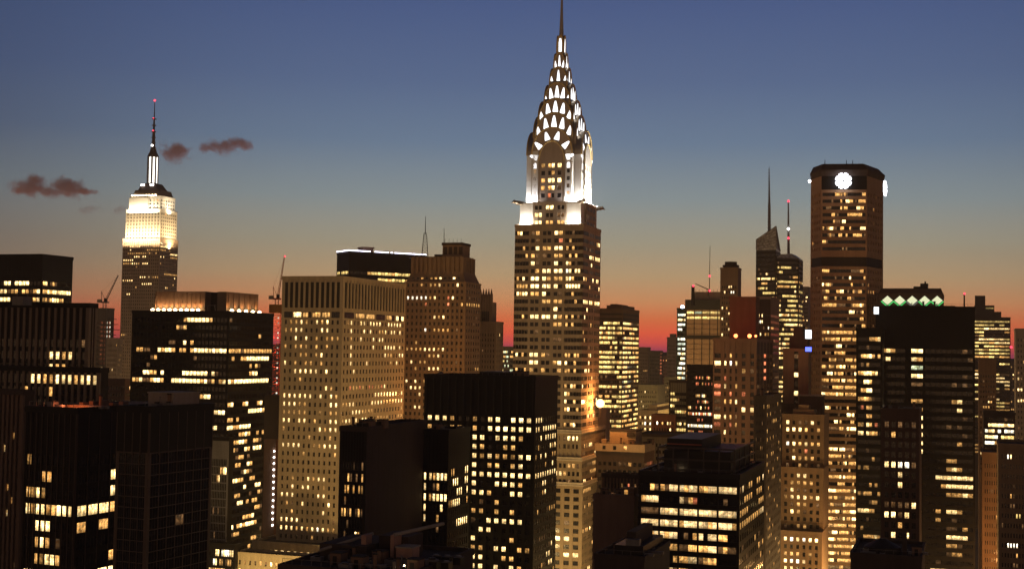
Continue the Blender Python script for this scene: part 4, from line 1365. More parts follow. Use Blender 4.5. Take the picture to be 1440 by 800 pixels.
def pole(name, label, px, y0, y1, D, r0, r1, beacons=(), mat=None):
    p0, p1 = at(px[0], y0, D), at(px[1], y1, D)
    r = empty(name, p0 - Vector((0, 0, 4)))
    tag(r, label, 'mast')
    d = p1 - p0
    m = MB(); m.tube((0, 0, 0), (0, 0, 4), r0, r0, mat or black_metal, 6); m.tube((0, 0, 4), d + Vector((0, 0, 4)), r0, r1, mat or black_metal, 6); m.build('pole', r)
    for f, mt, s in beacons:
        m = MB(); m.ball(d * f + Vector((0, -r0, 4)), s, mt); m.build('beacon', r)


pole('antenna_pole', 'thin bare antenna pole beside the dark square cap of the brick crown', (624.5, 624.5), 358, 321, 705, 0.28, 0.12)
put_windows(r, crown_w, 20, name='crown_window')
gothic = wall_mat('gothic_stone', (0.24, 0.165, 0.11))
tg = tower('gothic_tower', 'narrow gothic-topped tower with a comb of pinnacles behind the tan brick skyscraper', 'tower', 668, 698, 708, 452, 860, gothic,
           A=dict(n=7, fh=3.5, top=6, wf=0.35, hf=0.5, rec=0.5, sn=-0.35, lit=0.02, rows={12: '.......', 14: '....###'}), B=dict(n=5, fh=3.5, top=6, wf=0.35, hf=0.5, rec=0.5, sn=-0.35, lit=0.05), limit=80, ybot=530)
r = tg['root']; H_ = tg['H']; a2, b2 = tg['WA'] / 2, tg['WB'] / 2
za, zb_ = at(687, 425, 866).z, at(687, 406, 866).z
m = MB()
m.box(-a2 + 0.5, a2 - 4.0, -b2 + 2, b2 - 3, H_ - 0.3, za, gothic)
m.build('belfry', r)
m = MB()
for k in range(5):
    x = -a2 + 3.2 + k * (2 * a2 - 9.6) / 4
    m.box(x - 0.5, x + 0.5, -b2 + 1.7, -b2 + 2.0, H_ + 1, za - 1.5, slot)
m.build('lancet', r)
for k in range(6):
    x = -a2 + 1.0 + k * (2 * a2 - 5.5) / 5
    m = MB()
    m.box(x - 0.8, x + 0.8, -b2 + 1.5, -b2 + 3.1, za - 6, za + (zb_ - za) * 0.45, gothic)
    m.frustum(x - 0.8, x + 0.8, -b2 + 1.5, -b2 + 3.1, za + (zb_ - za) * 0.45, x - 0.1, x + 0.1, -b2 + 2.2, -b2 + 2.4, zb_, gothic)
    m.build('pinnacle', r)
tower('lit_office_block', 'far block of greenish lit floors glimpsed left of the art deco skyscraper', 'office block', 702, 717, 728, 487, 1150, green_grey,
      A=dict(n=8, fh=4.0, top=2, wf=0.92, hf=0.5, rec=0.3, lit=0.75, pal='goyg'), B=dict(n=6, fh=4.0, top=2, wf=0.92, hf=0.5, rec=0.3, lit=0.5, pal='goy'), limit=50, ybot=530)

# ================================================================== DARK FOREGROUND TOWERS OF THE CENTRE
rows_a = {0: '###o..o.##.###', 1: 'o..oo.o.######', 2: '......##.###o.', 3: '......#o..oo..', 4: '......#o#ooo##', 5: '......#.oo.o#.', 6: '......########', 7: '......#..###o.', 8: '......##o..##.', 9: '.......+.o....', 10: '......oo.o.o..', 11: '......+.#####.', 12: '.......##.....',
          13: '......#....o..', 14: '......oo.##.oo', 15: '......##..oo..', 16: '......##.#.#o.'}
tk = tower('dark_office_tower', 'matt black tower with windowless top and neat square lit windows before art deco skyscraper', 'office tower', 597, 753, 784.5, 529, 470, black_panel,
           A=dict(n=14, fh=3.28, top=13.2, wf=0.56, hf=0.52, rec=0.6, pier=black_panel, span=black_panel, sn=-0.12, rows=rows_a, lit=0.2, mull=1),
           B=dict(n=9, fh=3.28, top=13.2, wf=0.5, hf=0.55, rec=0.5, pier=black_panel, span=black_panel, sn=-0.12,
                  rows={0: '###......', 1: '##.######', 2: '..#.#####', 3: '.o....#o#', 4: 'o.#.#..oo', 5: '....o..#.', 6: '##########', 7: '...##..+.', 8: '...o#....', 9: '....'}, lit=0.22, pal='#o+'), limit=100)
r = tk['root']; H_ = tk['H']; a2, b2 = tk['WA'] / 2, tk['WB'] / 2
m = MB(); m.box(-2, 10, -b2 + 6, b2 - 6, H_ + 0.1, H_ + 2.2, black_metal); m.build('plant_room', r)
blackrib = wall_mat('black_rib', (0.022, 0.019, 0.018), rough=0.55)
m = MB()
for i in range(15):
    x = -a2 + 0.8 + i * (2 * a2 - 1.6) / 14
    m.box(x - 0.16, x + 0.16, -b2 - 0.2, -b2 - 0.004, H_ - 13, H_ + 0.4, blackrib)
m.build('rib', r)
tp = tower('brown_party_wall_block', 'dark block with blank brown side wall and glassy windowed end before pale slab', 'building', 478, 516, 600, 600, 390, wall_mat('party_wall', (0.060, 0.042, 0.036)),
           A=dict(n=8, fh=3.4, top=9, wf=0.7, hf=0.7, rec=0.3, pier=black_metal, span=black_panel, rows={1: '..o+.+.o', 2: '.oo.o.oo', 3: '.+......', 4: 'oo+o.+o+', 5: '..+.....', 6: '.+...#o.', 7: '..+..oo.', 8: '..++..+.'}, lit=0.1, pal='+o'), limit=80)
r = tp['root']; H_ = tp['H']; a2, b2 = tp['WA'] / 2, tp['WB'] / 2
m = MB(); m.box(-a2 + 4, a2 + -1, -b2 + 3, -b2 + 14, H_, H_ + 1.9, black_metal); m.box(-a2 + 6, a2 - 4, -b2 + 5, -b2 + 11, H_ + 1.9, H_ + 2.9, black_metal); m.build('plant_room', r)
tq = tower('dark_office_block', 'black block with tall lit slit windows at its edge, beside blank brown wall', 'office block', 596, 631, 661, 604, 428, black_panel,
           A=dict(groups=[(0.0, 0.16, 1, 0.55), (0.22, 0.98, 5, 0.7)], fh=3.35, top=12.6, hf=0.68, rec=0.4, sn=-0.1,
                  rows={0: '##o###', 1: '#.+o..', 2: '#o####', 3: '#...#.', 4: '#..o..', 5: '...+..', 6: '......', 7: '#.....', 8: '......', 9: '.+....'}, lit=0.05),
           B=dict(n=10, fh=3.35, top=11.4, wf=0.5, hf=0.7, rec=0.4, sn=-0.1, rows={0: '.oo.....##', 1: '..###...##', 2: '....###..#', 3: 'oo####...', 4: '....', 5: '....######', 6: '.', 7: '.....'}, lit=0.12, pal='#o'), limit=100)
# near roof at the bottom edge
tf = tower('dark_rooftop_building', 'near dark roof crowded with bulkheads and brown parapet stubs along the bottom edge', 'building', 392, 575, 640, 806, 262, dark_brown, limit=5, WB=36)
r = tf['root']; H_ = tf['H']; a2, b2 = tf['WA'] / 2, tf['WB'] / 2
m = MB()
m.box(-a2 + 2, -a2 + 13, -b2 + 14, b2 - 6, H_, H_ + 3.4, dark_brown)
m.box(-a2 + 13.1, -a2 + 20, -b2 + 20, b2 - 8, H_, H_ + 5.0, dark_brown)
m.build('bulkhead', r)
for x0, w, d, hh in ((-a2 + 10.8, 1.1, 3, 5.4), (-a2 + 17.6, 0.8, 4, 5.8)):
    m = MB(); m.box(x0, x0 + w, -b2 + 16, -b2 + 16 + d, H_, H_ + hh, rose_stone); m.build('chimney_stack', r)
m = MB(); m.box(-a2 + 19.4, -a2 + 23.0, -b2 + 15, -b2 + 19, H_, H_ + 3.4, rose_stone); m.box(-a2 + 19.2, -a2 + 23.2, -b2 + 14.8, -b2 + 19.2, H_ + 3.4, H_ + 3.7, concrete); m.build('stair_house', r)
m = MB(); m.box(-a2 + 24.0, -a2 + 24.6, -b2 + 3, -b2 + 3.6, H_, H_ + 2.6, concrete); m.build('vent_pipe', r)
m = MB(); m.tube((-a2 + 3, -b2 + 12, H_ + 2.2), (-a2 + 10.8, -b2 + 22, H_ + 5.0), 0.35, 0.35, concrete, 6); m.build('duct', r)
m = MB(); m.tube((-a2 + 18.4, -b2 + 16, H_ + 5.9), (-a2 + 24.0, -b2 + 30, H_ + 6.9), 0.4, 0.4, concrete, 6); m.build('duct', r)
for k in range(6):
    m = MB(); x = -a2 + 25.5 + (k % 3) * 2.6; y = -b2 + 12 + (k // 3) * 7
    m.box(x, x + 1.7, y, y + 2.4, H_, H_ + 1.5, black_metal); m.tube((x + 0.85, y + 1.2, H_ + 1.5), (x + 0.85, y + 1.2, H_ + 1.8), 0.6, 0.6, grey_metal, 10); m.build('cooling_unit', r)
m = MB(); m.ball((a2 - 3.2, -b2 + 5, H_ + 1.6), 0.16, lamp_warm, 8, 5); m.tube((a2 - 3.2, -b2 + 5, H_), (a2 - 3.2, -b2 + 5, H_ + 1.5), 0.06, 0.06, black_metal, 5); m.build('roof_lamp', r)

# ================================================================== BETWEEN THE ART DECO SKYSCRAPER AND THE RIGHT
rib_brown = wall_mat('office_spandrel', (0.13, 0.080, 0.050))
ty = tower('banded_office_block', 'brown office block with almost every floor lit yellow, right of the art deco skyscraper', 'office block', 833, 876, 899, 433.5, 900, rib_brown,
           A=dict(groups=[(0.02, 0.36, 5, 0.94), (0.37, 0.66, 4, 0.94), (0.67, 0.98, 4, 0.94)], fh=3.34, top=7.6, hf=0.56, rec=0.4, lit=[0.85, 0.95, 0.9, 0.95, 0.95, 0.9, 0.95, 0.9, 0.9, 0.9, 0.9, 0.5, 0.5, 0.7, 0.5, 0.9], pal='yyyyo', stick=0.6, mull=1),
           B=dict(groups=[(0.02, 0.30, 3, 0.94), (0.31, 0.6, 3, 0.94), (0.62, 0.98, 4, 0.94)], fh=3.34, top=7.6, hf=0.5, rec=0.4, lit=[0.9, 0.9, 0.85, 0.9, 0.9, 0.8, 0.9, 0.9, 0.9, 0.9, 0.8, 0.6, 0.2, 0.8, 0.8], pal='yyoo', stick=0.5, mull=1), limit=100, ybot=600)
r = ty['root']; H_ = ty['H']; a2, b2 = ty['WA'] / 2, ty['WB'] / 2
m = MB(); m.box(-2, a2 - 2, -b2 + 5, b2 - 6, H_, H_ + 3.2, brown_brick); m.box(0, a2 - 6, -b2 + 7, b2 - 10, H_ + 3.2, H_ + 4.2, brown_brick); m.build('plant_room', r)
m = MB()
for F, W in (((-a2, -b2, 0.0), ty['WA']), ((a2, -b2, math.pi / 2), ty['WB'])):
    for z in (H_ - 2.4, H_ - 5.6):
        m.fbox(F, 0.5, W - 0.5, 0.003, 0.06, z - 1.3, z, slot)
m.build('louvre_band', r)
# orange lamp at the foot of the art deco skyscraper with the wall it lights
tw = tower('pale_bulkhead', 'pale pinkish wall glowing under an orange lamp at the foot of the banded office block', 'building', 836, 852.5, 858, 574, 640, wall_mat('pale_render', (0.50, 0.38, 0.30)), limit=5, zb=80)
pl = at(844, 567, 604)
rl = empty('roof_floodlight', pl - Vector((0, 0, 6)))
tag(rl, 'single glaring orange lamp on a post beside the art deco skyscraper', 'floodlight')
m = MB(); m.tube((0, 0, -1), (0, 0, 5.4), 0.2, 0.2, black_metal, 6); m.build('post', rl)
m = MB(); m.ball((0, 0, 6), 2.0, lit_mat('sodium_lamp', (1.0, 0.46, 0.15), 7, tex=False)); m.build('lamp_head', rl)
lamp('POINT', 'sodium_glow', tuple(pl + Vector((0, -3.4, 0.4))), 30000, (1.0, 0.36, 0.08), None, 1.4)
p_ = at(640, 560, 640)
lamp('POINT', 'added_orange_glow', tuple(p_), 30000, (1.0, 0.36, 0.09), None, 2.0)  # unseen light added to throw an orange patch on the pale slab
# the low stone blocks below it
tl = tower('low_stone_block', 'low dark block with a pale stone band and box-like stone penthouse below the orange lamp', 'building', 838, 906, 920, 625, 600, dark_brown,
           A=dict(n=9, fh=3.5, top=6.5, wf=0.6, hf=0.5, rec=0.4, pier=dark_brown, span=dark_brown, rows={0: '....++o..'}, lit=[0.2, 0.1, 0.3, 0.15, 0.25], pal='o+r'), B=dict(n=8, fh=3.5, top=6.5, wf=0.5, hf=0.5, rec=0.4, pier=brown_brick, span=dark_brown, lit=0.2, pal='or+'), limit=60, ybot=690)
r = tl['root']; H_ = tl['H']; a2, b2 = tl['WA'] / 2, tl['WB'] / 2
m = MB(); m.box(-a2 - 0.4, a2 + 0.4, -b2 - 0.4, -b2 - 0.19, H_ - 2.6, H_ + 0.9, tan_stone); m.box(a2 + 0.19, a2 + 0.4, -b2 - 0.19, b2, H_ - 2.6, H_ + 0.9, tan_stone); m.build('stone_band', r)
wz = [((-a2 + 4 + i * 5.0, -b2 - 0.44, H_ - 0.9), 0.0, 1.4, 1.7, '..o#.'[i % 5], 0, 0) for i in range(int((2 * a2 - 6) / 5))]
put_windows(r, wz, 20, name='band_window')
m = MB()
m.box(-a2 + 5.5, a2 - 5, -b2 + 4, b2 - 4, H_ - 0.2, H_ + 6.4, tan_stone)
m.box(-a2 + 5.2, a2 - 4.7, -b2 + 3.7, b2 - 3.7, H_ + 6.4, H_ + 7.1, roof_tar)
m.build('penthouse', r)
m = MB(); m.box(a2 - 9, a2 - 5.5, -b2 + 3.4, -b2 + 3.98, H_ + 4.2, H_ + 6.0, slot); m.build('penthouse_vent', r)
m = MB(); m.tube((-a2 + 3, -b2 + 3, H_), (-a2 + 3, -b2 + 3, H_ + 2.6), 1.3, 1.3, tan_stone, 10); m.build('roof_tank', r)
tower('low_brick_block', 'low unlit brick block filling the gap behind the blank brown wall', 'building', 846, 918, 924, 668, 470, dark_brown,
      A=dict(n=14, fh=3.5, top=1.5, wf=0.55, hf=0.5, rec=0.4, pier=brown_brick, span=dark_brown, rows={0: '.....o.r.+....', 1: '....++oo...+..', 2: '.............o'}, lit=0.12, pal='or+'), limit=50, ybot=720)
tbw = tower('blank_walled_block', 'blank reddish brown wall block between art deco base and black penthouse-topped office', 'building', 834, 892, 897, 697, 420, wall_mat('blank_brick', (0.20, 0.125, 0.095)), limit=5)
r = tbw['root']; H_ = tbw['H']; a2, b2 = tbw['WA'] / 2, tbw['WB'] / 2
m = MB(); m.box(a2 - 4.6, a2 - 0.6, -b2 + 2, -b2 + 6, H_, H_ + 3.2, brown_brick); m.build('stair_house', r)
m = MB(); m.box(a2 - 4.3, a2 - 2.6, -b2 + 1.9, -b2 + 1.99, H_ + 0.8, H_ + 2.6, w_amber); m.build('stair_window', r)
m = MB(); m.box(-a2 + 2, a2 - 6, -b2 + 4, b2 - 3, H_, H_ + 1.2, black_metal); m.build('roof_deck', r)
tbf = tower('dark_rooftop_building', 'near black building with stepped bulkheads in front of the blank brown wall', 'building', 836, 906, 914, 782, 330, dark_brown, limit=5, WB=30)
r = tbf['root']; H_ = tbf['H']; a2, b2 = tbf['WA'] / 2, tbf['WB'] / 2
m = MB(); m.box(-2, a2 - 1, -b2 + 3, b2 - 4, H_, H_ + 3.0, black_metal); m.box(0.6, a2 - 3.4, -b2 + 5, b2 - 6, H_ + 3.0, H_ + 6.2, dark_brown); m.build('bulkhead', r)
m = MB(); m.box(0.9, 4.4, -b2 + 3.0, -b2 + 4.9, H_ + 3.0, H_ + 4.6, grey_metal); m.build('cooling_unit', r)
# black office with five lit bays
g5 = [(0.02 + 0.194 * i, 0.02 + 0.194 * i + 0.178, 4, 0.94) for i in range(5)]
ro = {0: '..o+ o+## #o## oo## ####', 1: 'o### .... #+or .... .+..', 2: '++++ #### #### #### ####', 3: '#### #### o### ##o# ###o', 4: '+oo# #o## .+.o #.## oo..', 5: '##.+ +.oo ++oo oo## +o++', 6: '.... o+.o oo## +ooo ....', 7: '.... +.#+ oo+. oo## o..+'}
tw5 = tower('black_office_block', 'black office with five wide bays of bright amber windows and steel roof screen', 'office block', 899, 1040, 1075, 667, 400, black_metal,
            A=dict(groups=g5, fh=3.6, top=2.2, hf=0.56, rec=0.4, span=black_panel, sn=-0.05, rows=ro, lit=0.5),
            B=dict(n=12, fh=3.6, top=2.2, wf=0.7, hf=0.56, rec=0.4, span=black_panel, sn=-0.05, rows={0: '+#..oo..oo.#', 1: '..oooo..ooo.', 2: 'oooo.....', 3: 'oooooooooo##', 4: '...', 5: '.+.....o'}, lit=0.15, pal='o+'), limit=100, states={'#': lit_mat('window_open_office', (1.0, 0.66, 0.27), 1.3)})
r = tw5['root']; H_ = tw5['H']; a2, b2 = tw5['WA'] / 2, tw5['WB'] / 2
m = MB()
x0, x1, y0, y1 = -a2 + 4.5, a2 - 2.5, -b2 + 6, b2 - 5
for z in (H_ + 0.8, H_ + 4.0, H_ + 7.6):
    m.box(x0, x1, y0, y0 + 0.35, z, z + 0.5, bronze_metal)
    m.box(x1 - 0.35, x1 + 0.01, y0 + 0.36, y1, z + 0.01, z + 0.51, bronze_metal)
    m.box(x0, x0 + 0.35, y0 + 0.36, y1, z + 0.01, z + 0.51, bronze_metal)
for i in range(6):
    x = x0 + (x1 - x0) * i / 5
    m.box(x - 0.2, x + 0.2, y0 - 0.05, y0 + 0.3, H_, H_ + 8.0, bronze_metal)
for i in range(5):
    y = y0 + (y1 - y0) * i / 4
    m.box(x1 - 0.3, x1 + 0.06, y - 0.2, y + 0.2, H_, H_ + 8.0, bronze_metal)
m.build('roof_screen', r)
m = MB(); m.box(x0 + 1.5, x1 - 1.5, y0 + 2, y1 - 1, H_, H_ + 7.0, black_metal); m.build('plant_room', r)
m = MB(); m.box(x0 + 2, x0 + 13, y0 + 4, y1 - 3, H_ + 7.0, H_ + 10.5, black_metal); m.box(x0 + 2.0, x0 + 13, y0 + 3.9, y0 + 3.98, H_ + 8.6, H_ + 8.9, red_steel); m.build('cooling_tower', r)
m = MB(); m.box(x0 + 6.5, x0 + 7.3, y0 + 0.5, y0 + 0.9, H_ + 1.0, H_ + 1.25, lamp_warm); m.build('roof_lamp', r)

# far blocks seen down the gap
tower('far_tower', 'far beige tower with a flat roof just right of the yellow-lit office block', 'tower', 896, 912, 915, 488, 1500, tan_stone, A=dict(n=6, fh=4, top=4, wf=0.4, hf=0.4, rec=0.4, lit=0.06, pal='o+'), limit=30, ybot=560)
tg2 = tower('far_tower', 'far dark green-grey tower with a vertical line of red lights on its edge', 'tower', 913, 928, 932, 493, 1450, green_grey, A=dict(n=6, fh=4, top=4, wf=0.6, hf=0.3, rec=0.4, lit=0.04, pal='o+'), limit=30, ybot=560)
for k in range(7):
    m = MB(); m.box(tg2['WA'] / 2 + 0.3, tg2['WA'] / 2 + 1.6, -tg2['WB'] / 2, -tg2['WB'] / 2 + 2, tg2['H'] - 3 - k * 3.6, tg2['H'] - 1.4 - k * 3.6, w_red); m.build('edge_light', tg2['root'])
t3 = tower('far_tower', 'far grey stone tower with a rounded stepped top left of the blue-lit glass tower', 'tower', 938, 951, 955, 474, 1350, grey_brick, A=dict(n=6, fh=3.8, top=6, wf=0.4, hf=0.4, rec=0.4, rows={9: '..oo#.', 11: '...#o.'}, lit=0.06, pal='o+'), limit=40, ybot=560)
m = MB(); m.prism([(t3['WA'] * 0.36 * math.cos(i * math.pi / 6), t3['WA'] * 0.36 * math.sin(i * math.pi / 6)) for i in range(12)], t3['H'] - 0.5, t3['H'] + 4.5, grey_brick); m.build('drum', t3['root'])
tower('far_tower', 'far slim brown slab behind the red-lined green tower', 'tower', 929, 941, 944, 500, 1600, rose_stone, A=dict(n=5, fh=4, top=3, wf=0.5, hf=0.4, rec=0.4, lit=0.1, pal='or'), limit=20, ybot=560)
tower('far_block', 'far grey-green block with few lights under the rounded stone tower', 'building', 934, 955, 962, 530, 1150, green_grey, A=dict(n=8, fh=3.8, top=3, wf=0.5, hf=0.45, rec=0.4, lit=0.2, pal='o#+'), limit=40, ybot=600)
tower('far_block', 'far beige block with scattered lights beneath the flat beige tower', 'building', 892, 925, 936, 541, 1050, green_grey, A=dict(n=12, fh=3.8, top=3, wf=0.45, hf=0.45, rec=0.4, lit=0.18, pal='o#+'), limit=40, ybot=600)
tcr = tower('low_cream_block', 'small cream block with a dozen white windows, right of the stone penthouse', 'building', 897, 925, 946, 577, 860, cream, A=dict(n=7, fh=3.8, top=2, wf=0.5, hf=0.5, rec=0.4, rows={0: 'o.#.##.', 1: '.#w.ww.', 2: '..#.##.', 3: '..#....'}, lit=0.2), B=dict(n=6, fh=3.8, top=2, wf=0.5, hf=0.5, rec=0.4, rows={0: '..o...', 1: '...#..'}, lit=0.15), limit=40, ybot=640)
m = MB(); m.box(0, tcr['WA'] / 2 - 1, -tcr['WB'] / 2 + 2, tcr['WB'] / 2 - 2, tcr['H'], tcr['H'] + 4.6, cream); m.build('penthouse', tcr['root'])
tower('low_brick_block', 'small red brick block with four bright windows beside the cream block', 'building', 917, 950, 956, 583, 800, wall_mat('red_brick', (0.24, 0.09, 0.05)), A=dict(n=8, fh=3.8, top=2.5, wf=0.5, hf=0.5, rec=0.4, rows={0: '.w.o.##.', 1: '......#.', 2: 'o.o..#o.'}, lit=0.12), limit=40, ybot=640)
tower('low_brick_block', 'wide dark roofed block below the small red brick one', 'building', 896, 975, 990, 612, 700, dark_brown, A=dict(n=16, fh=3.6, top=3, wf=0.5, hf=0.5, rec=0.4, pier=green_grey, lit=0.12, pal='o+#'), limit=40, ybot=660)
# glass tower with blue-white lit side
tgl = tower('glass_tower', 'slender dark glass tower with blue-white lit floors and a bright lamp on its roof corner', 'tower', 952, 967, 972, 433, 980, wall_mat('teal_panel', (0.05, 0.11, 0.11), rough=0.4),
            A=dict(n=6, fh=3.6, top=2.5, wf=0.92, hf=0.5, rec=0.3, lit=[0.5, 0.9, 0.9, 0.6, 0.5, 0.9, 0.9], pal='gwg#', stick=0.6), limit=80, ybot=545, states={'g': lit_mat('window_cool', (0.88, 1.0, 0.72), 1.5)})
m = MB(); m.ball((-tgl['WA'] / 2 + 4, -tgl['WB'] / 2 + 1, tgl['H'] + 1.6), 1.5, lit_mat('cool_lamp', (0.6, 0.7, 1.0), 14, tex=False)); m.build('roof_lamp', tgl['root'])
panel = wall_mat('brown_panel', (0.40, 0.27, 0.18))
tpn = tower('panelled_tower', 'dark-capped tower faced in brown panels split by black vertical strips, beside blue-lit glass', 'tower', 964, 1022, 1034, 422, 930, panel,
            A=dict(n=5, fh=3.6, top=6.2, wf=0.9, hf=0.5, rec=0.35, pier=slot, span=panel, sn=-0.05, rows={0: 'ygyyy', 1: 'yyyyy', 2: '.....', 3: '.....', 4: '.....', 5: '.....', 6: '.....', 7: '.....', 8: '.....', 9: '.....', 10: '.....', 11: '+++..', 12: '.....', 13: '.o#..', 14: '#o#..', 15: '+o+#.', 16: '.....'}, lit=0.1, mull=2, skip=set(range(2, 11))), limit=60, ybot=520)
r = tpn['root']; H_ = tpn['H']; a2, b2 = tpn['WA'] / 2, tpn['WB'] / 2
m = MB(); m.box(-a2 - 0.25, a2 + 0.25, -b2 - 0.25, b2, H_ - 6.0, H_ + 1.3, wall_mat('dark_cap', (0.045, 0.048, 0.045))); m.build('cap', r)
m = MB(); m.box(-a2 - 0.12, a2 + 0.12, -b2 - 0.12, b2, H_ - 26.5, H_ - 24.0, slot); m.build('dark_band', r)
m = MB(); m.box(-a2 + 6, a2 - 5, -b2 + 3, b2 - 5, H_ + 1.3, H_ + 7, concrete); m.build('plant_room', r)
for i in range(7):
    m = MB(); x = -a2 + 6.5 + i * 2.6; m.tube((x, -b2 + 4, H_ + 7), (x, -b2 + 4, H_ + 8.8), 0.12, 0.12, black_metal, 4); m.build('aerial', r)
pole('antenna_pole', 'stubby dark pole topped by a red beacon on the dark-capped panelled tower', (974.5, 974.5), 422, 402, 928, 1.3, 1.1, ((1.0, lamp_red, 0.8),))
pole('antenna_pole', 'hair-thin tall mast with two red beacons above the panelled tower', (997.5, 998.5), 412, 346, 935, 0.35, 0.15, ((0.05, lamp_red, 0.8), (0.36, lamp_red, 0.8)), mat=grey_metal)
p0, p1 = at(978, 399, 930), at(996, 407, 930)
rj = empty('window_cleaning_jib', p1 - Vector((0, 0, 2)))
tag(rj, 'slanting roof jib above the pale plant room of the panelled tower', 'jib')
m = MB(); m.tube((0, 0, 2), p0 - p1 + Vector((0, 0, 2)), 0.4, 0.25, bronze_metal, 5); m.tube((0, 0, -2.5), (0, 0, 2), 0.4, 0.4, bronze_metal, 5); m.build('boom', rj)
cap26 = tower('capped_tower', 'slim stone tower with a narrow dark drum cap behind the panelled tower', 'tower', 1013, 1038, 1042.5, 376, 890, wall_mat('slim_stone', (0.17, 0.115, 0.08)),
              A=dict(n=7, fh=3.6, top=10.5, wf=0.55, hf=0.5, rec=0.5, rows={0: '...##..', 1: '.#..ww.', 2: '.......', 3: '.......', 4: '#.o.#..', 5: '..+#...', 6: '#......', 7: '..o....', 8: '...#...'}, lit=0.15), limit=60, ybot=475)
r = cap26['root']; H_ = cap26['H']; a2, b2 = cap26['WA'] / 2, cap26['WB'] / 2
m = MB()
oc = lambda k: [(k * math.cos(i * math.pi / 4 + math.pi / 8), k * math.sin(i * math.pi / 4 + math.pi / 8)) for i in range(8)]
m.prism(oc(a2 * 0.78), H_ - 0.2, H_ + 1.6, dark_brown); m.prism(oc(a2 * 0.95), H_ + 1.6, H_ + 3.0, black_metal); m.prism(oc(a2 * 0.7), H_ + 3.0, H_ + 5.2, black_metal)
m.build('drum_cap', r)
# dark office with red and white lit floors, and its neighbours
tower('dark_office_block', 'black grille-fronted block with rows of red and white lit floors', 'office block', 966, 1004, 1010, 513, 790, black_metal,
      A=dict(n=16, fh=3.6, top=1.5, wf=0.75, hf=0.5, rec=0.3, rows={0: '................', 1: '....+r.r+o..ro+.', 2: '.....rr..o.r.r.r', 3: '................', 4: '.....o#o+w#o....', 5: '......r+.ro#r+..', 6: 'o#+..r..#..o.r..', 7: 'orrwr#rwrr#wr#wr', 8: '......rr.r......', 9: 'w#wwww#www#wwwww', 10: 'ooro...rrr......', 11: 'rrrrrr....r.....', 12: '.....r..........'}, lit=0.05, pal='r'), limit=100, ybot=640)
tower('dark_slab_roof_block', 'dark flat-capped block with yellow lit floors left of the red and white lit one', 'building', 941, 967, 971, 535, 800, dark_brown,
      A=dict(n=7, fh=3.6, top=5.5, wf=0.85, hf=0.5, rec=0.3, span=green_grey, rows={0: 'yy.....', 1: 'yyyo...', 2: 'yy.....', 3: '..yyyyo', 4: '.......', 5: '...y#.y', 6: '..yyyyy', 7: '..oyyyy', 8: '.......'}, lit=0.1, pal='yo'), limit=60, ybot=625)
# brown tower with the red lamps
redbrown = wall_mat('red_brown_brick', (0.17, 0.105, 0.08))
ga = [(0.0, 0.21, 1, 0.7), (0.22, 0.60, 3, 0.36), (0.61, 1.0, 2, 0.42)]
tr_ = tower('brown_brick_tower', 'brown pier-fronted tower with two glaring red roof lamps', 'tower', 1003, 1064, 1087, 476, 620, redbrown,
            A=dict(groups=ga, fh=3.62, top=5.4, hf=0.58, rec=0.6, sn=-0.25, rows={0: '..o...', 1: '##w#..', 2: '....o+', 3: '.r....', 4: 'r#.o..', 5: 'r.r.r.', 6: '+oo#..', 7: '+...##', 8: '##o+..', 9: 'r.ro..', 10: '.#..+.', 11: '......', 12: '.....', 13: '.#.#..', 14: '......', 15: '..o#..', 16: '......'}, lit=0.1),
            B=dict(n=5, fh=3.62, top=5.4, wf=0.7, hf=0.5, rec=0.5, sn=-0.1, span=dark_brown, rows={0: '..r..', 1: '..r..', 2: '..r..', 3: '..r..', 7: '#o..+', 15: '#o...'}, lit=0.06, pal='r+'), limit=100, ybot=660)
r = tr_['root']; H_ = tr_['H']; a2, b2 = tr_['WA'] / 2, tr_['WB'] / 2
for x in (-a2 + 10.5, -a2 + 17.0, a2 - 0.6):
    m = MB(); m.ball((x, -b2 + 1.2, H_ + 2.2), 0.95 if x < a2 - 1 else 0.6, lit_mat('red_flood', (1.0, 0.20, 0.06), 6, tex=False)); m.tube((x, -b2 + 1.2, H_), (x, -b2 + 1.2, H_ + 1.6), 0.2, 0.2, black_metal, 6); m.build('red_floodlight', r)
    lamp('POINT', 'red_floodlight_glow', (x, -b2 + 2.6, H_ + 3.0), 5000, (1.0, 0.08, 0.02), r, 0.5)
tower('plain_brown_block', 'windowless brown block lit red from below, behind the two red lamps', 'building', 1026, 1063, 1068, 417, 660, wall_mat('plain_brown', (0.125, 0.075, 0.055)), limit=5)
tower('grey_office_block', 'grey office with dotted lit windows right of the windowless red-lit block', 'office block', 1060, 1084, 1096, 417, 740, grey_brick,
      A=dict(n=9, fh=3.5, top=8, wf=0.6, hf=0.5, rec=0.4, span=dark_brown, pier=dark_brown, lit=[0.4, 0.4, 0.4, 0.3, 0.4, 0.7, 0.3], pal='#ow', rows={0: '..#.#....', 5: '##o#o###.', 7: 'oooo####.'}), B=dict(n=6, fh=3.5, top=8, wf=0.9, hf=0.4, rec=0.3, lit=0.06, pal='o+'), limit=80, ybot=520)
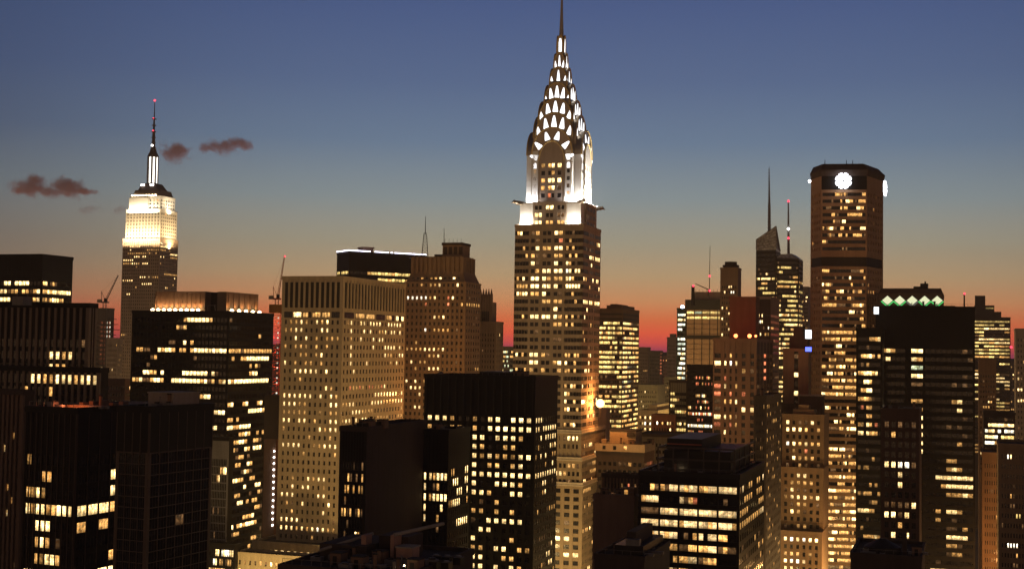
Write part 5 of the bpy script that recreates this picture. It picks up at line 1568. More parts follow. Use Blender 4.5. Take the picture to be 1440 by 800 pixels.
# crystalline tower with the two spires
DB = 1150
pts_px = [(1063, 1150), (1091, 1142), (1097, 1165), (1070, 1190)]
P_ = [at(x, 400, d) for x, d in pts_px]
rb_ = empty('glass_skyscraper', (P_[0].x + 10, P_[0].y + 10, 0))
tag(rb_, 'crystal-shaped glass skyscraper with a slanted glass peak and two spires, floors blazing yellow', 'skyscraper')
o_ = Vector(rb_.location)
cryst = glass_mat('crystal_glass', (0.05, 0.055, 0.06), 0.2)
zz = [at(1063, 337, 1150).z, at(1091, 318, 1142).z, at(1097, 352, 1165).z, at(1070, 345, 1190).z]
m = MB()
b = [(p.x - o_.x, p.y - o_.y, 0) for p in P_]
tp_ = [(p.x - o_.x, p.y - o_.y, z) for p, z in zip(P_, zz)]
zl = at(1080, 352, 1150).z
mid = [(p.x - o_.x, p.y - o_.y, zl) for p in P_]
m.mesh8(b + mid, cryst)
m.build('glass_shaft', rb_)
m = MB()
gp = glass_mat('peak_reflection_glass', (0.34, 0.34, 0.34), 0.3)  # reflection on the peak glass put into a pale base colour
m.mesh8([(x, y, z + 0.01) for x, y, z in mid] + tp_, gp)
m.build('glass_peak', rb_)
m = MB()
for k in range(1, 7):
    f = k / 7
    for i in range(2):
        A0 = Vector(mid[i]).lerp(Vector(tp_[i]), f); A1 = Vector(mid[i + 1]).lerp(Vector(tp_[i + 1]), f)
        n_ = Vector((0.3, -0.95, 0)) * 0.3
        m.tube(A0 + n_, A1 + n_, 0.28, 0.28, grey_metal, 4)
for i in range(3):
    m.tube(Vector(mid[i]), Vector(tp_[i]), 0.35, 0.35, grey_metal, 4)
m.tube(Vector(tp_[0]), Vector(tp_[1]), 0.4, 0.4, grey_metal, 4)
m.tube(Vector(tp_[1]), Vector(tp_[2]), 0.4, 0.4, grey_metal, 4)
m.build('peak_frame', rb_)
Q_ = [at(1092, 400, 1146), at(1123, 400, 1150), at(1128.5, 400, 1172), at(1098, 400, 1185)]
qz = at(1112, 358, 1150).z
m = MB(); m.prism([(p.x - o_.x, p.y - o_.y) for p in Q_], 0, qz - 3, cryst); m.build('glass_shaft', rb_)
m = MB()
q2 = [(p.x - o_.x, p.y - o_.y) for p in Q_]
m.mesh8([(x, y, qz - 2.99) for x, y in q2] + [(q2[0][0] + 4, q2[0][1] + 2, qz), (q2[1][0] - 6, q2[1][1] + 2, qz + 1), (q2[2][0] - 6, q2[2][1], qz + 1), (q2[3][0] + 4, q2[3][1], qz)], gp)
m.build('glass_peak', rb_)
bw_ = []


def poly_face(mb, wins, p, q, zt, zb, **S):
    a = math.atan2(q[1] - p[1], q[0] - p[0])
    facade(mb, wins, (p[0], p[1], a), math.hypot(q[0] - p[0], q[1] - p[1]), zt, zb, **S)


mf = MB()
lit_b = [0.08, 0.06, 0.1, 0.12, 0.3, 0.95, 0.3, 0.8, 0.7, 0.75, 0.8, 0.7, 0.9, 0.6, 0.8, 0.75, 0.8, 0.7, 0.95, 0.9, 0.9, 0.9, 0.8, 0.9]
for p, q, zt, n, c in ((b[0], b[1], zl - 1, 12, 0), (b[1], b[2], zl - 1, 4, 0), (q2[0], q2[1], qz - 4, 12, 2), (q2[1], q2[2], qz - 4, 5, 2)):
    nx, ny = (q[1] - p[1]), -(q[0] - p[0])
    L = math.hypot(nx, ny)
    pp = (p[0] + nx / L * 0.4, p[1] + ny / L * 0.4); qq = (q[0] + nx / L * 0.4, q[1] + ny / L * 0.4)
    poly_face(mf, bw_, pp, qq, zt, 60, n=n, fh=4.15, top=1.5, wf=0.95, hf=0.5, rec=0.35, pier=black_metal, span=black_metal, lit=lit_b if c == 0 else lit_b[1:], stick=0.72, pal='yyy#o')
mf.build('curtain_wall', rb_)
put_windows(rb_, bw_, 80, 530, xvis=(1060, 1130))
m = MB()
s0, s1 = at(1082, 330, 1165), at(1081.5, 235, 1165)
m.tube(s0 - o_ - Vector((0, 0, 15)), s0 - o_ + (s1 - s0) * 0.45, 1.5, 1.1, grey_metal, 6)
m.tube(s0 - o_ + (s1 - s0) * 0.45, s1 - o_, 0.9, 0.2, grey_metal, 6)
for k in range(22):
    f = k / 22
    pz = s0 - o_ + (s1 - s0) * f
    m.tube(pz, pz + Vector((0, 0, 0.5)), 1.9 * (1 - 0.6 * f), 1.9 * (1 - 0.6 * f), grey_metal, 6)
m.build('spire', rb_)
m = MB()
s0, s1 = at(1109, 358, 1165), at(1108.5, 283, 1165)
m.tube(s0 - o_ - Vector((0, 0, 4)), s1 - o_, 1.3, 0.5, grey_metal, 6)
m.build('mast', rb_)
for y, mt in ((283, lamp_red), (335, lamp_red), (322, lamp_white)):
    m = MB(); m.ball(at(1108.7, y, 1163) - o_, 1.1, mt); m.build('beacon', rb_)
tower('far_tower', 'far slim dark tower between the crystal skyscraper and the octagonal tower', 'tower', 1126, 1137, 1141, 403, 1300, grey_brick, A=dict(n=6, fh=3.8, top=4, wf=0.6, hf=0.45, rec=0.4, lit=0.25, pal='o#+'), limit=40, ybot=490)
# stone tower with three lit windows in a slot
t34 = tower('slotted_stone_tower', 'plain stone tower with a dark central slot holding three lit windows', 'tower', 1101, 1137, 1141, 490, 660, wall_mat('slot_stone', (0.23, 0.15, 0.10)),
            A=dict(groups=[(0.42, 0.62, 1, 0.8)], fh=4.6, top=0.8, hf=0.5, rec=0.8, sn=-0.6, span=slot, rows={0: '+', 1: '.', 2: '#', 3: '.', 4: '#', 5: '.', 6: '.', 7: '#'}, lit=0.0), limit=30, ybot=570)
r = t34['root']; H_ = t34['H']; a2, b2 = t34['WA'] / 2, t34['WB'] / 2
m = MB(); m.box(-a2 + 3, a2 - 0.5, -b2 + 1.5, b2 - 1.5, H_, H_ + 7.2, dark_brown); m.box(-a2 + 5, a2 - 3, -b2 + 1.2, b2 - 2, H_ + 7.2, H_ + 12, dark_brown); m.build('cap', r)
pz = at(1137, 470, 655)
rs = empty('lit_sign', pz)
tag(rs, 'small bright white square sign above a blue one, by slotted stone tower', 'sign')
m = MB(); m.box(-1.5, 1.5, 0, 0.5, -2.2, 2.2, lit_mat('sign_white', (0.95, 0.98, 1.0), 2, tex=False)); m.box(-1.7, 1.7, 0.5, 0.8, -2.4, 2.4, black_metal); m.build('sign_face', rs)
m = MB(); m.tube((0, 0.7, -9), (0, 0.7, -2.4), 0.2, 0.2, black_metal, 5); m.build('post', rs)
pz = at(1137, 491, 655)
rs = empty('lit_sign', pz)
tag(rs, 'small glowing blue sign below the white square one', 'sign')
m = MB(); m.box(-1.5, 1.5, 0, 0.5, -1.1, 1.1, blue_sign); m.box(-1.7, 1.7, 0.5, 0.8, -1.3, 1.3, black_metal); m.build('sign_face', rs)

# ================================================================== THE OCTAGONAL TOWER
DM = 720
ppx = [(1140, 740), (1155, 724), (1219, 720), (1242, 742)]
V = [at(x, 300, d) for x, d in ppx]
cx = (V[1].x + V[2].x) / 2; cy = (V[1].y + V[2].y) / 2 + 25
om = empty('octagonal_tower', (cx, cy, 0))
tag(om, 'broad octagonal concrete tower with a glowing white petal emblem below its flat overhanging roof', 'skyscraper')
o2 = Vector((cx, cy, 0))
ring = [(v.x - cx, v.y - cy) for v in V]
back = [(ring[3][0] + 5.5, ring[3][1] + 22), (ring[2][0] + 10, ring[2][1] + 44), (ring[1][0] + 12, ring[1][1] + 44), (ring[0][0] + 7, ring[0][1] + 22)]
octo = ring + back
zM = lambda y: at(1188, y, DM).z
pre = wall_mat('warm_precast', (0.34, 0.215, 0.13))
sc = lambda k: [(x * k, y * k) for x, y in octo]
mw, mws = MB(), []
ztop, zm1, zm0 = zM(247), zM(361), zM(374)
mw.prism(sc(0.93), 0, ztop, slot)
nq = len(octo)
litM = [0.5, 0.55, 0.6, 0.3, 0.3, 0.45, 0.5, 0.15, 0.12, 0.05]
patM = {0: '..w#.o#.#..#.', 1: 'o.#.#o..#oo.#w', 2: '.w#.oo#.o.#o.', 3: '..oo.o..###.', 4: '..+o..#o..oo.r'}
for i in range(3):
    p, q = octo[i], octo[i + 1]
    n = 24 if i == 1 else (4 if i == 0 else 6)
    w = 0.93 if i == 1 else 0.5
    lt = litM if i == 1 else [0.05, 0.02, 0.2, 0.02]
    # upper shaft, recessed machine floor, lower shaft
    S = dict(n=n, fh=3.75, wf=w, hf=0.5, rec=0.6, pier=pre, span=pre, stick=0.5, pal='#ooo+' if i == 1 else 'o', mar=0.6 if i == 1 else 1.2)
    poly_face(mw, mws, p, q, ztop - 7.5, zm1, top=0.8, lit=lt, **S)
    poly_face(mw, mws, p, q, zm0, 40, top=0.8, lit=[0.4, 0.25, 0.4, 0.6, 0.6, 0.9, 0.4, 0.1, 0.1, 0.9, 0.9, 0.3, 0.3, 0.6, 0.9, 0.6, 0.8, 0.8, 0.8, 0.1, 0.2, 0.3, 0.3, 0.9, 0.1, 0.1, 0.9, 0.5, 0.5, 0.2, 0.8, 0.5, 0.9] if i == 1 else lt, **S)
    L = math.hypot(q[0] - p[0], q[1] - p[1]); a = math.atan2(q[1] - p[1], q[0] - p[0])
    F = (p[0], p[1], a)
    mw.fbox(F, 0.02, L - 0.02, -0.7, -0.02, ztop - 7.6, ztop, black_panel if i == 1 else pre)
    mw.fbox(F, 0.02, L - 0.02, -0.9, -0.5, zm1 - 4.6, zm1 - 0.02, slot)
for i in range(3, nq):
    p, q = octo[i], octo[(i + 1) % nq]
    L = math.hypot(q[0] - p[0], q[1] - p[1]); a = math.atan2(q[1] - p[1], q[0] - p[0])
    mw.fbox((p[0], p[1], a), 0.02, L - 0.02, -0.7, -0.02, 0, ztop, pre)
mw.build('wall', om)
put_windows(om, mws, 100, 800, xvis=(1140, 1245))
m = MB()
m.prism(sc(1.0), ztop, zM(240), dark_brown, sc(1.035))
m.prism(sc(1.035), zM(240), zM(238), dark_brown)
top8 = [(x * 0.9, y * 0.9) for x, y in octo]
m.prism(sc(1.03), zM(238), zM(229), dark_brown, top8)
m.build('roof', om)
for x in (-9, 3, 6.5):
    m = MB(); m.tube((x, -18, zM(229)), (x, -18, zM(222)), 0.25, 0.15, black_metal, 5); m.build('aerial', om)


def emblem(label, px, py, D, ang, s):
    p = at(px, py, D)
    r = empty('emblem_sign', p, ang)
    tag(r, label, 'sign')
    m = MB()
    glow_w = lit_mat('emblem_white', (0.93, 0.93, 1.0), 4.5, tex=False)
    for k in range(8):
        t = k * math.pi / 4 + math.pi / 8
        c = Vector((math.cos(t), math.sin(t))) * s * 0.62
        d = Vector((math.cos(t), math.sin(t)))
        n_ = Vector((-d.y, d.x))
        w = s * 0.34
        q = [c + d * w * 1.02 + n_ * w * 0.55, c + d * w * 0.62 + n_ * w * 0.8, c - d * w * 0.7 + n_ * w * 0.45, c - d * w * 0.7 - n_ * w * 0.45, c + d * w * 0.62 - n_ * w * 0.8, c + d * w * 1.02 - n_ * w * 0.55]
        bb = [(v.x, -0.35 - 0.003 * k, v.y) for v in q]
        m.poly(bb[::-1], glow_w)
        for i in range(6):
            j = (i + 1) % 6
            m.poly([bb[i], bb[j], (bb[j][0], 0.15, bb[j][2]), (bb[i][0], 0.15, bb[i][2])], glow_w)
    for k in range(12):
        t0, t1 = k * math.pi / 6, (k + 1) * math.pi / 6
        ri, ro = s * 0.12, s * 0.45
        m.poly([(ri * math.cos(t0), -0.4, ri * math.sin(t0)), (ro * math.cos(t0), -0.4, ro * math.sin(t0)), (ro * math.cos(t1), -0.4, ro * math.sin(t1)), (ri * math.cos(t1), -0.4, ri * math.sin(t1))], glow_w)
    m.build('petals', r)


af = math.atan2(octo[2][1] - octo[1][1], octo[2][0] - octo[1][0])
emblem('eight-petalled white emblem glowing on the front of the octagonal tower', 1186, 254.5, 719, af, 4.6)
ar = math.radians(62)
emblem('white petal emblem seen edge-on at the right side of the octagonal tower', 1244.3, 265, 748, ar, 4.6)
m = MB(); pz = at(1138.5, 255, 742) - o2; m.ball(pz, 0.8, lamp_white); m.build('corner_lamp', om)

# ================================================================== RIGHT: DARK TOWERS
tdm = tower('crowned_tower', 'tower top ringed by five glowing green-edged diamonds, behind the big black block', 'tower', 1236, 1326, 1331, 412, 690, dark_brown, limit=5, WB=34)
r = tdm['root']; H_ = tdm['H'] + 1; a2, b2 = tdm['WA'] / 2, tdm['WB'] / 2
m = MB()
oct_ = [(-a2, -b2), (a2, -b2), (a2, b2), (-a2, b2)]
m.prism(oct_, H_, H_ + 2.5, dark_brown, [(-a2 + 1, -b2 + 1), (a2 - 1, -b2 + 1), (a2 - 1, b2 - 1), (-a2 + 1, b2 - 1)])
m.build('crown', r)
dia_w = lit_mat('diamond_glass', (0.98, 1.0, 0.62), 0.9, tex=False)
dia_g = lit_mat('diamond_green', (0.12, 1.0, 0.22), 0.75, tex=False)
for k in range(5):
    pz = at(1245.5 + 18.0 * k, 420 + 0.3 * k, 683)
    lx = Matrix.Rotation(R(19), 3, 'Z') @ (Vector((pz.x, pz.y, 0)) - Vector((r.location.x, r.location.y, 0)))
    x, z, s = lx.x, pz.z - 0.2, 2.75
    m = MB()
    y = -b2 - 0.45
    m.poly([(x - s, y, z), (x, y, z - s * 0.9), (x + s, y, z), (x, y, z + s * 0.9)], dia_w)
    m.build('diamond_light', r)
    m = MB()
    for q0, q1 in (((-s, 0), (0, -s * 0.9)), ((0, -s * 0.9), (s, 0))):
        d = Vector((q1[0] - q0[0], 0, q1[1] - q0[1])).normalized()
        m.tube((x + q0[0] * 1.15, y - 0.1, z + q0[1] * 1.15 - 0.4), (x + q1[0] * 1.15, y - 0.1, z + q1[1] * 1.15 - 0.4), 0.32, 0.32, dia_g if k not in (2,) else lit_mat('diamond_grey', (0.5, 0.5, 0.45), 0.3, tex=False), 5)
    m.build('diamond_rim', r)
m = MB(); m.box(1, 4.5, -6, 0, H_ + 2.4, H_ + 4.0, black_metal); m.box(4.5, 8.5, -6, 0, H_ + 2.4, H_ + 5.6, black_metal); m.tube((7, -4, H_ + 5.6), (7, -4, H_ + 6.8), 0.5, 0.4, black_metal, 6); m.build('roof_house', r)
dk = black_panel
rows32 = {0: '....##..##......', 1: '....##..........', 2: '....#o..........', 3: '....##..........', 4: '...+++..........'}
gd = [(0.0, 0.30, 6, 0.93), (0.36, 0.48, 2, 0.93), (0.50, 0.98, 9, 0.93)]
def r32(a, b_, c):
    return a + b_ + c
R32 = {0: r32('oo#o..', '##', '.......+.'), 1: r32('..#...', '#o', '........+'), 2: r32('......', 'gg', '.........'), 3: r32('......', '##', '.......+.'), 4: r32('......', '++', '.....+.+.'), 5: r32('......', '..', '.........'), 6: r32('......', 'oo', '.....o#..'),
       7: r32('.w#ww#', 'oo', '......#..'), 8: r32('......', '##', '.......+.'), 9: r32('.w+...', '##', '....+.+..'), 10: r32('......', '##', '.......+.'), 11: r32('......', '##', '......o..'), 12: r32('......', '##', '.........'), 13: r32('......', '..', '....oo...'), 14: r32('......', '..', '....o#o..'), 15: r32('......', '..', '..########'[:9]),
       16: r32('......', '..', '...o#####'), 17: r32('......', '..', '....ooo#o'), 18: r32('......', '..', '.........'), 19: r32('......', '..', '..o.##o..'), 20: r32('......', '..', '..o..+...'), 21: r32('......', '..', '....++.o.'), 22: r32('......', '+.', '....####.'), 23: r32('......', '+.', '....oo+..'), 24: r32('......', '..', '....+oo..'), 25: r32('......', '..', '..+......'), 26: r32('......', '..', '.####.o..')}
tdk = tower('office_tower', 'huge black flat-topped tower with one bright column of lit landings, right of octagonal tower', 'office tower', 1232, 1371, 1377, 431, 560, dk,
            A=dict(groups=gd, fh=3.58, top=16.5, hf=0.48, rec=0.35, span=black_panel, sn=-0.06, rows=R32, lit=0.08), limit=100)
r = tdk['root']; H_ = tdk['H']; a2, b2 = tdk['WA'] / 2, tdk['WB'] / 2
m = MB(); m.box(-a2 + 3, a2 - 8, -b2 + 6, b2 - 3, H_ + 0.1, H_ + 1.5, black_metal); m.build('plant_room', r)
tower('dark_office_block', 'lower black wing with ragged lit floors, left of the huge black tower', 'office block', 1204, 1241, 1246, 461, 552, dk,
      A=dict(n=8, fh=3.58, top=2.0, wf=0.93, hf=0.48, rec=0.35, span=black_panel, sn=-0.06,
             rows={0: '....ooo#', 1: '...+....', 2: '.oo##o.o', 3: '.+.o....', 4: 'oo###o#.', 5: '..##o...', 6: '.oo##...', 7: 'ooooo+..', 8: '.r.oo...', 9: '...oo...', 10: 'oo.#o.r.', 11: '##.#ooo.', 12: '........', 13: '...+....', 14: '.....o..', 15: 'o.oo....', 16: '.......', 17: '....o.o.', 18: 'o+ooo..', 19: '....+oo.', 20: '####oo..', 21: '...+....', 22: '.o......'}, lit=0.2), limit=100, WB=14)
ps = at(1232.5, 436.5, 560)
rs = empty('lit_sign', ps)
tag(rs, 'small white rectangular light at the roof corner of the huge black tower', 'sign')
m = MB(); m.box(-1.0, 1.0, 0, 0.4, -1.5, 1.5, lit_mat('sign_white', (0.95, 0.98, 1.0), 2, tex=False)); m.build('sign_face', rs)
m = MB(); m.tube((0, 0.5, -8.5), (0, 0.5, 1), 0.15, 0.15, black_metal, 5); m.build('post', rs)
pole('antenna_pole', 'short pole with a red tip on the roof of the huge black tower', (1356, 1356), 431, 413, 575, 0.35, 0.3, ((1.0, lamp_red, 0.45),))
tbr = tower('brown_brick_tower', 'dim brown brick block with a few bright square windows, before the huge black tower', 'building', 1239, 1293, 1296, 575, 470, wall_mat('dim_brick', (0.085, 0.052, 0.038)),
            A=dict(n=5, fh=3.56, top=3, wf=0.6, hf=0.58, rec=0.5, mull=1, sn=-0.1, rows={0: '+.+.+', 1: '.o...', 2: '.....', 3: '.....', 4: '##ww+', 5: '..#..', 6: '..#..', 7: '.....', 8: '++++#', 9: '##+#.', 10: '..o..', 11: '.#.#.', 12: '+..+.', 13: '...+.'}, lit=0.1), limit=100)
r = tbr['root']; H_ = tbr['H']; a2, b2 = tbr['WA'] / 2, tbr['WB'] / 2
thm = tower('dark_rooftop_building', 'near dark building with a humped roof tank at the foot of the dim brick block', 'building', 1196, 1296, 1306, 782, 360, dark_brown, limit=5, WB=30)
r = thm['root']; H_ = thm['H']; a2, b2 = thm['WA'] / 2, thm['WB'] / 2
m = MB(); m.tube((-a2 + 8, -b2 + 8, H_), (-a2 + 8, -b2 + 8, H_ + 2.0), 5.0, 5.0, black_metal, 18); m.tube((-a2 + 8, -b2 + 8, H_ + 2.0), (-a2 + 8, -b2 + 8, H_ + 4.2), 5.0, 0.8, black_metal, 18); m.build('roof_tank', r)
m = MB(); m.box(-a2 + 13.4, -a2 + 14.6, -b2 + 7, -b2 + 9, H_, H_ + 6.0, dark_brown); m.build('chimney_stack', r)
# stepped tower at far right
tst = tower('stepped_tower', 'stepped dark tower with tight yellow bands of light, right of the huge black tower', 'tower', 1368, 1421, 1424.5, 446, 1250, dark_brown,
            A=dict(n=7, fh=3.35, top=1.8, wf=0.95, hf=0.5, rec=0.4, lit=[1, 1, 1, 0.9, 0.6, 1, 1, 0.95, 1, 0.85, 1, 0.1, 0.3, 0.45, 0.4, 0.5, 0.7, 0.6, 0.7, 0.6, 0.4, 0.5], stick=0.6, pal='yy#o'), limit=90, ybot=620)
r = tst['root']; H_ = tst['H'] + 1; a2, b2 = tst['WA'] / 2, tst['WB'] / 2
pxm = 1250 / FPX / math.cos(R(19)) * 1.0
m = MB()
m.box(-a2 + 1, a2 - 12 * pxm * 0.95, -b2 + 3, b2 - 3, H_ - 1, at(1390, 438, 1255).z, dark_brown)
m.box(-a2 + 1.5, a2 - 21 * pxm * 0.95, -b2 + 5, b2 - 5, at(1390, 438, 1255).z, at(1390, 429, 1255).z, dark_brown)
m.box(-a2 + 2, a2 - 33 * pxm * 0.95, -b2 + 7, b2 - 7, at(1390, 429, 1255).z, at(1380, 415, 1255).z, dark_brown)
m.build('stepped_top', r)
m = MB(); m.box(a2 - 31 * pxm, a2 - 21 * pxm, -b2 + 4.6, -b2 + 4.9, at(1390, 434, 1255).z, at(1390, 432, 1255).z, w_yellow); m.build('ledge_light', r)
m = MB(); m.ball((a2 + 0.5, -b2, at(1424, 488, 1250).z), 1.2, lamp_red); m.build('beacon', r)
tower('brown_brick_tower', 'dim brown tower standing in front of the yellow-banded stepped tower', 'tower', 1376, 1401, 1404, 505, 900, brown_brick,
      A=dict(n=6, fh=3.5, top=9, wf=0.5, hf=0.45, rec=0.4, lit=[0.05, 0.1, 0.15, 0.3, 0.2, 0.4, 0.3], pal='o#+'), limit=60, ybot=640)
tower('stone_tower', 'pale stone tower cut by the right edge of the photo, with a pink-lit top', 'tower', 1428, 1470, 1474, 462, 860, limestone,
      A=dict(n=9, fh=3.6, top=5, wf=0.5, hf=0.5, rec=0.4, lit=0.2, pal='o#'), limit=40, ybot=640)
tower('lit_office_block', 'block with long white lit floors low behind the orange-lit brown tower', 'office block', 1383, 1428, 1432, 580, 780, dark_brown,
      A=dict(n=9, fh=3.5, top=1.5, wf=0.92, hf=0.55, rec=0.3, lit=[0.4, 0.8, 0.9, 0.9, 0.6, 0.1], pal='yw#', stick=0.7), limit=50, ybot=650)
torr = tower('brown_brick_tower', 'brown tower glowing orange near its foot at the right edge', 'tower', 1381, 1406, 1413, 636, 560, wall_mat('orange_brown', (0.26, 0.15, 0.08)),  # one even orange-brown wall colour
             A=dict(n=6, fh=3.6, top=3, wf=0.35, hf=0.5, rec=0.4, sn=-0.2, lit=0.05, pal='o+'), limit=60)
p = at(1398, 790, 540)
lamp('POINT', 'street_glow', (p.x, p.y - 12, p.z - 6), 30000, (1.0, 0.42, 0.12), None, 2.0)
trx = tower('stone_tower', 'banded stone tower at the bottom right edge, lit orange from the street', 'tower', 1404, 1468, 1472, 625, 470, wall_mat('banded_stone', (0.26, 0.18, 0.11)),
            A=dict(n=14, fh=3.5, top=2, wf=0.45, hf=0.45, rec=0.5, lit=0.1, pal='o+', rows={0: '..w#..........', 6: '.....yy.......', 9: '..wwww........'}), limit=80)
# stone setback building in the lower right centre
st = wall_mat('setback_stone', (0.25, 0.165, 0.10))
def s34(label, xl, xc, xr, yt, D, rows, ybot, n=6, cap=False):
    return tower('setback_stone_tower', label, 'building', xl, xc, xr, yt, D, st,
                 A=dict(n=n, fh=3.45, top=1.4, wf=0.46, hf=0.55, rec=0.6, sn=-0.15, rows=rows, lit=0.2, pal='#o+', mar=1.2), WB=24, limit=100, ybot=ybot)
u = s34('narrow upper stage of the brown setback tower, with a stepped parapet', 1100, 1159, 1166, 583, 640,
        {0: '#.++#.', 1: '###o.oo', 2: '......', 3: 'w#o#oo', 4: '.o.r..', 5: '.#ooo.', 6: '+.o+.+'}, 800)
r = u['root']; H_ = u['H']; a2, b2 = u['WA'] / 2, u['WB'] / 2
m = MB(); m.box(-a2 + 5, a2 - 5, -b2 + 1.5, b2 - 3, H_, H_ + 3.2, st); m.box(-a2 + 7.5, a2 - 7.5, -b2 + 2.5, b2 - 5, H_ + 3.2, H_ + 5.4, st); m.build('stepped_parapet', r)
m = MB(); m.box(-a2 + 7, a2 - 2, b2 - 14, b2 - 2, H_ + 0.1, H_ + 9.5, dark_brown); m.box(-a2 + 6.6, a2 - 1.6, b2 - 14.4, b2 - 1.6, H_ + 9.5, H_ + 10.1, concrete); m.build('plant_room', r)
s34('middle stage of the brown setback tower below the narrow upper one, windows unevenly lit', 1097, 1158, 1166, 658, 636,
    {0: '..##..', 1: '.oooo.', 2: '+#++..', 3: 'o###o#', 4: '.+oo.+', 5: '.#o+..', 6: '......', 7: '+.oo..', 8: '......'}, 800)
s34('lowest stage of the brown setback tower, with a row of white windows under its ledge', 1088, 1156, 1166, 748, 630,
    {0: 'o#w#w##', 1: '.......', 2: '.ooo.o.', 3: '##ww#..', 4: '..+....'}, 800, n=7)
pe = at(1163, 700, 628)
lamp('POINT', 'street_glow', (pe.x + 14, pe.y - 8, 60), 40000, (1.0, 0.5, 0.16), None, 2.0)
tnb = tower('narrow_brown_tower', 'narrow dark brown tower speckled with small lights, between amber bay office and setback tower', 'tower', 1060, 1078, 1099, 556, 545, dark_brown,
            A=dict(n=6, fh=3.4, top=2, wf=0.5, hf=0.5, rec=0.4, lit=0.1, pal='+o'), B=dict(n=10, fh=3.4, top=2, wf=0.45, hf=0.5, rec=0.4, pier=dark_brown, lit=0.35, pal='o+o', stick=0.1), limit=100)
tower('dark_office_block', 'dark gap-filling block with faint lights under the slotted stone tower', 'building', 1078, 1140, 1146, 568, 655, dark_brown,
      A=dict(n=12, fh=3.5, top=4, wf=0.5, hf=0.5, rec=0.4, lit=0.1, pal='o+'), limit=40, ybot=660)

# ================================================================== THE CITY BEHIND, down to the river
fill = [(60, 640, 520, 1350), (110, 190, 500, 1300), (196, 300, 505, 1700), (360, 420, 498, 1500), (560, 640, 505, 1600), (690, 735, 506, 1500), (815, 880, 500, 1700),
        (955, 1000, 512, 1500), (1080, 1120, 505, 1700), (1120, 1150, 500, 1450), (1236, 1300, 505, 1500), (1420, 1450, 508, 1300)]
lab = ['broad far block low between the unfinished tower and the left edge', 'far plain block under the unfinished tower', 'far roofs behind the tower with the warm uplights', 'far block behind the hoist tower', 'far block hidden low behind the buttressed brick skyscraper',
       'far dim block at the foot of the gothic tower', 'far block behind the yellow-lit office', 'far block behind the dark slab-roofed one', 'far block behind the crystal skyscraper', 'far dim block left of the octagonal tower',
       'far block behind the huge black tower', 'far dim block at the right edge behind the pale stone tower']
for (a_, b_, y_, d_), l_ in list(zip(fill, lab))[5:]:
    if 'hidden' in l_:
        continue
    tower('far_block', l_, 'building', a_, b_ - 6, b_, y_, d_, random.choice([grey_brick, brown_brick, dark_brown, green_grey]),
          A=dict(n=max(5, int((b_ - a_) / 3.2)), fh=3.8, top=3, wf=0.5, hf=0.45, rec=0.4, lit=0.2, pal='o#+'), limit=20, ybot=600)

# ================================================================== street lighting in the canyons, with unseen lights added to lift far facades
SODIUM = (1.0, 0.64, 0.24)
for px, D, z, e in ((430, 490, 40, 1.0), (505, 480, 60, 0.9), (660, 600, 45, 0.6), (800, 520, 35, 1.1), (865, 540, 45, 0.4), (560, 600, 40, 0.6), (1000, 520, 40, 0.7), (1130, 560, 35, 1.0), (1185, 640, 40, 0.9), (1260, 520, 30, 0.4), (330, 520, 40, 0.5), (1400, 500, 40, 0.5), (905, 1050, 40, 1.6), (945, 1000, 40, 1.4), (990, 860, 70, 2.6), (1060, 1000, 30, 1.6), (150, 900, 40, 1.6), (220, 1330, 50, 2.2), (690, 760, 40, 0.9)):
    p = at(px, 600, D)
    lamp('POINT', 'street_fill_glow', (p.x, p.y, z), 108000 * e, SODIUM, None, 4.0)

